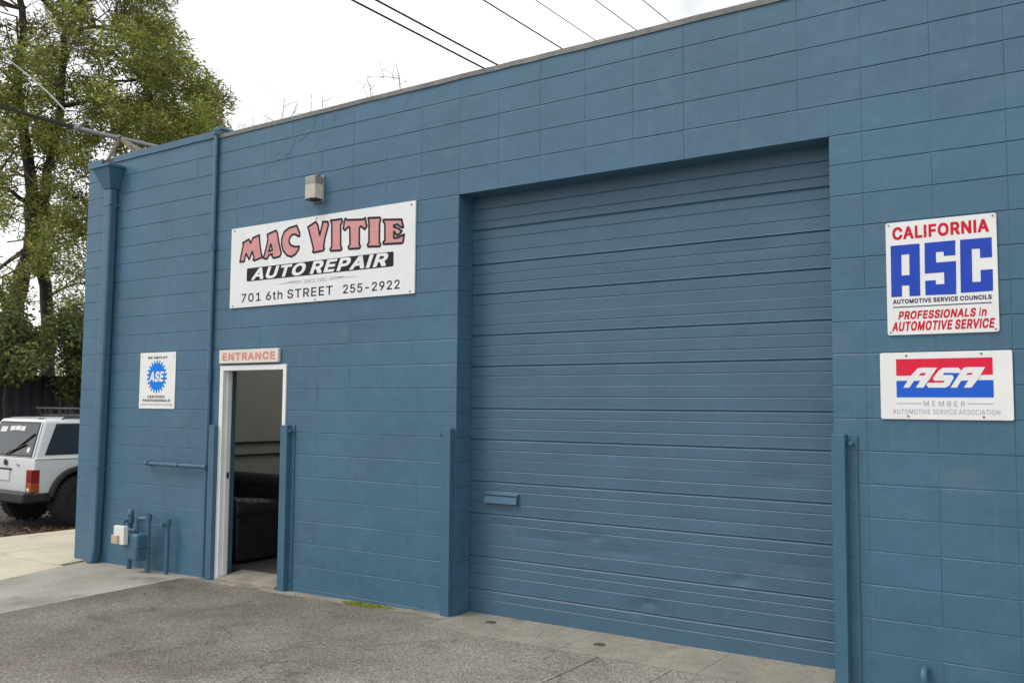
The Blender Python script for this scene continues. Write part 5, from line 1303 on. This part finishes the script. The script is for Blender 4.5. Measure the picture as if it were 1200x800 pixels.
TD = 24.0
limbs = [([(13, 478, TD), (17, 400, TD), (22, 335, TD), (38, 285, TD + .3), (37, 230, TD + .5), (29, 160, TD + .6), (20, 100, TD + .4), (27, 40, TD), (18, -50, TD)], 0.25, 0.07),
         ([(60, 480, TD + .8), (55, 400, TD + .8), (52, 335, TD + .8), (46, 290, TD + .8), (54, 220, TD + .9), (66, 165, TD + 1), (72, 110, TD + 1), (77, 42, TD + 1), (94, 5, TD + 1), (104, -50, TD + 1.2)], 0.19, 0.06),
         ([(77, 42, TD + 1), (66, 18, TD + .8), (40, -10, TD + .6), (20, -50, TD)], 0.09, 0.04),
         ([(77, 42, TD + 1), (100, 31, TD + .5), (140, 37, TD), (170, 60, TD - .3)], 0.06, 0.02),
         ([(70, 125, TD + 1), (105, 118, TD + .6), (135, 95, TD + .4), (185, 90, TD)], 0.07, 0.02),
         ([(60, 190, TD + 1), (95, 172, TD + 1.4), (140, 150, TD + 1.8), (200, 120, TD + 2)], 0.09, 0.03),
         ([(36, 240, TD + .4), (12, 225, TD), (-20, 210, TD - .5)], 0.07, 0.03),
         ([(38, 285, TD + .3), (12, 305, TD - .3), (-15, 330, TD - .6)], 0.07, 0.03),
         ([(50, 250, TD + .8), (80, 262, TD + .4), (105, 255, TD + .2)], 0.05, 0.02),
         ([(17, 380, TD), (0, 345, TD - .4), (-20, 300, TD - .6)], 0.10, 0.05),
         ([(54, 350, TD + .8), (80, 335, TD + .4), (110, 330, TD)], 0.05, 0.015)]
clumps = [(208, 118, 50, 50, 66, 1.0), (222, 160, 40, 30, 30, 1.0), (188, 70, 34, 34, 27, 0.95), (165, 18, 38, 34, 30, 0.95), (145, 60, 30, 30, 8, 0.7), (120, 95, 26, 26, 8, 0.8),
          (165, 120, 32, 32, 18, 0.9), (125, 130, 26, 24, 9, 0.9), (110, 50, 30, 24, 11, 0.8), (95, 5, 36, 22, 12, 0.8), (60, 70, 26, 26, 12, 0.9), (70, 110, 26, 26, 10, 0.8), (20, 105, 28, 22, 11, 0.8),
          (35, 150, 36, 24, 13, 0.9), (95, 150, 28, 22, 12, 0.9), (145, 165, 36, 18, 18, 0.9), (80, 205, 30, 30, 18, 0.9), (90, 250, 20, 30, 18, 0.9), (48, 250, 16, 40, 20, 0.8), (48, 310, 14, 30, 12, 0.7),
          (10, 190, 24, 26, 14, 0.8), (5, 245, 16, 22, 9, 0.8), (8, 340, 18, 26, 8, 0.6), (6, 130, 20, 22, 8, .8), (75, 300, 26, 20, 10, 0.7), (85, 340, 24, 24, 9, 0.6), (60, 165, 26, 20, 11, 0.9), (20, 60, 26, 24, 7, 0.6), (-40, 80, 40, 90, 24, 0.8), (-40, -60, 60, 60, 24, 0.8), (120, -60, 80, 50, 50, 0.9), (50, 30, 40, 20, 5, .6)]
dead = []
rg = random.Random(21)
for i in range(30):
    dead.append((rg.uniform(-10, 75), rg.uniform(-5, 75), rg.uniform(-1, 1), rg.uniform(-0.4, 1), rg.uniform(0.5, 1.0), 3))
for i in range(34):
    dead.append((rg.uniform(0, 110), rg.uniform(80, 330), rg.uniform(-1, 1), rg.uniform(-0.4, 0.8), rg.uniform(0.4, 0.9), 2))
make_tree('acacia_tree', 'tall olive green tree with two dark stems and feathery crown behind the building', at(38, 490, TD) * 1.0, limbs, clumps, 'leaf', 4, TD, 1.3, 185, 0.135, 0.038, 0.38, dead)

# low dark evergreens by the fence
def bush(name, label, clumps, seed, D, per, cat='shrub', mt='leafdark', L=0.13, W=0.06, rc=0.42, jit=0.7, stem=None):
    c = stem
    make_tree(name, label, at(*c[0]), [(c, 0.09, 0.04)], clumps, mt, seed, D, jit, per, L, W, rc, None, cat)
bush('evergreen_bush', 'bushy dark evergreen overhanging the left end of the metal fence', [(12, 396, 20, 16, 20, 1.0), (26, 424, 12, 10, 12, 1.0), (-14, 410, 16, 34, 22, 1.0), (40, 404, 14, 10, 8, 0.8), (16, 370, 22, 12, 8, 0.7), (3, 432, 6, 14, 6, 1.0)], 8, 20.5, 120, stem=[(6, 500, 21), (10, 450, 21), (18, 400, 21)])
bush('ivy_bush', 'dense dark green ivy bush behind the right end of the metal fence', [(92, 396, 14, 28, 26, 1.0), (92, 440, 7, 20, 12, 1.0), (74, 380, 14, 12, 7, 0.8), (112, 420, 16, 40, 24, 1.0)], 9, 22.3, 120, stem=[(95, 500, 22.5), (90, 440, 22.5), (86, 390, 22.5)])
bush('street_tree', 'slim mid green tree between the evergreen bush and the ivy', [(56, 425, 16, 16, 8, 0.6), (60, 395, 16, 14, 6, 0.5)], 10, 27, 120, 'tree', 'leaf', 0.14, 0.05, 0.4, 0.8, stem=[(58, 490, 27), (58, 440, 27), (60, 390, 27)])

# bare twigs growing over the parapet and behind the roof
rg = random.Random(6)
def bare(name, label, pts, cat, mt='twig'):
    t = MB()
    for (px, py, y0, ux, uz, l, r, dep) in pts:
        twigs(t, plane_y(px, py, y0), Vector((ux, rg.uniform(-.2, .2), uz)), l, r, dep, rg, 5, 0.75)
    return tag(t.build(name, M[mt]), label, cat)
bare('dry_vine', 'wiry dry vine sticking up from the parapet, tallest of the twigs', [(469, 106, 0.30, -0.15, 1.0, 0.24, 0.005, 0), (467, 92, 0.30, -0.9, 0.5, 0.20, 0.0045, 2), (462, 94, 0.30, -0.3, 0.8, 0.13, 0.004, 2), (467, 100, 0.3, .5, .5, .10, .003, 1)], 'vine')
bare('dry_vine', 'small dry sprig on the parapet just left of the tallest vine', [(435, 114, 0.30, 0.0, 1.0, 0.12, 0.004, 2), (431, 114, 0.30, -0.5, 0.8, 0.11, 0.003, 1), (437, 113, .3, .2, 1, .10, .003, 1)], 'vine')
bare('dry_vine', 'bent single dry stem on the parapet above the wall lamp', [(378, 126, 0.30, 0.0, 1.0, 0.15, 0.004, 0), (378, 119, 0.30, 0.9, 0.15, 0.12, 0.0035, 0)], 'vine')
bare('dry_vine', 'low tangle of dry twigs on the parapet left of the lamp', [(322, 143, 0.30, -0.5, 0.5, 0.13, 0.004, 2), (330, 141, 0.30, 0.3, 0.8, 0.13, 0.004, 2), (342, 137, 0.30, -0.5, 0.6, 0.13, 0.004, 2), (364, 131, 0.30, 0.2, 0.9, 0.12, 0.003, 1)], 'vine')
bt = MB()
rg = random.Random(13)
limb(bt, [at(278, 420, 30), at(280, 300, 30), at(283, 190, 30), at(286, 165, 30)], 0.11, 0.05, 7, 0.03, rg)
for i in range(9):
    twigs(bt, at(283 + rg.uniform(-8, 8), 172 + rg.uniform(-12, 8), 30 + rg.gauss(0, .4)), RIGHT * rg.uniform(-0.9, 0.9) + Vector((0, 0, rg.uniform(0.5, 1.1))) + FWD * rg.gauss(0, .5), rg.uniform(0.4, 0.7), 0.018, 3, rg, 5, 0.6)
tb = thing('bare_tree', at(278, 420, 30), 'leafless thin tree behind the roof right of the green crown', 'tree')
bt.build('trunk', M['twig'], tb, fix=False)

# fallen leaves under the car
ll = MB()
rg = random.Random(17)
for i in range(1500):
    x = rg.uniform(-13.0, -11.43) if rg.random() < .75 else rg.uniform(-16, -11.43)
    y = rg.gauss(1.9, 0.9)
    d = rg.uniform(0.02, 0.05); a = rg.uniform(0, 2*pi); z = -0.283 + rg.uniform(0, 0.03)
    t1 = rg.uniform(-.02, .02)
    ll.add([(x + d*cos(a), y + d*sin(a), z), (x - d*.4*sin(a), y + d*.4*cos(a), z + t1 + .02), (x - d*cos(a), y - d*sin(a), z + abs(t1)), (x + d*.4*sin(a), y - d*.4*cos(a), z)], [(0, 1, 2, 3)])
tag(ll.build('fallen_leaves', M['deadleaf'], fix=False), 'brown fallen leaves lying in the gutter by the rear wheel', 'leaves', kind='stuff')

# grit, bits of gravel and dry leaf lying about the paving
gr = MB()
rg = random.Random(29)
for i in range(420):
    if rg.random() < 0.45: x, y = rg.uniform(-6.5, -3.3), -abs(rg.gauss(0, 0.12)) - 0.01
    elif rg.random() < 0.4: x, y = rg.uniform(-3.2, -0.3), rg.uniform(-0.4, 0.19)
    else: x, y = rg.uniform(-6.4, -0.5), rg.uniform(-2.6, -0.1)
    d = rg.uniform(0.003, 0.009) * (1.8 if rg.random() < 0.08 else 1); z = gz(x) + 0.004
    a = rg.uniform(0, 2 * pi)
    q = [(x + d * cos(a + k * 2.1) * rg.uniform(.7, 1.2), y + d * sin(a + k * 2.1) * rg.uniform(.7, 1.2), z) for k in range(3)]
    gr.add(q + [(x, y, z + d * rg.uniform(0.4, 1.0))], [(0, 1, 3), (1, 2, 3), (2, 0, 3)])
tag(gr.build('grit', M['gritstone'], fix=False), 'loose grit and small stones scattered over the paving', 'grit', kind='stuff')
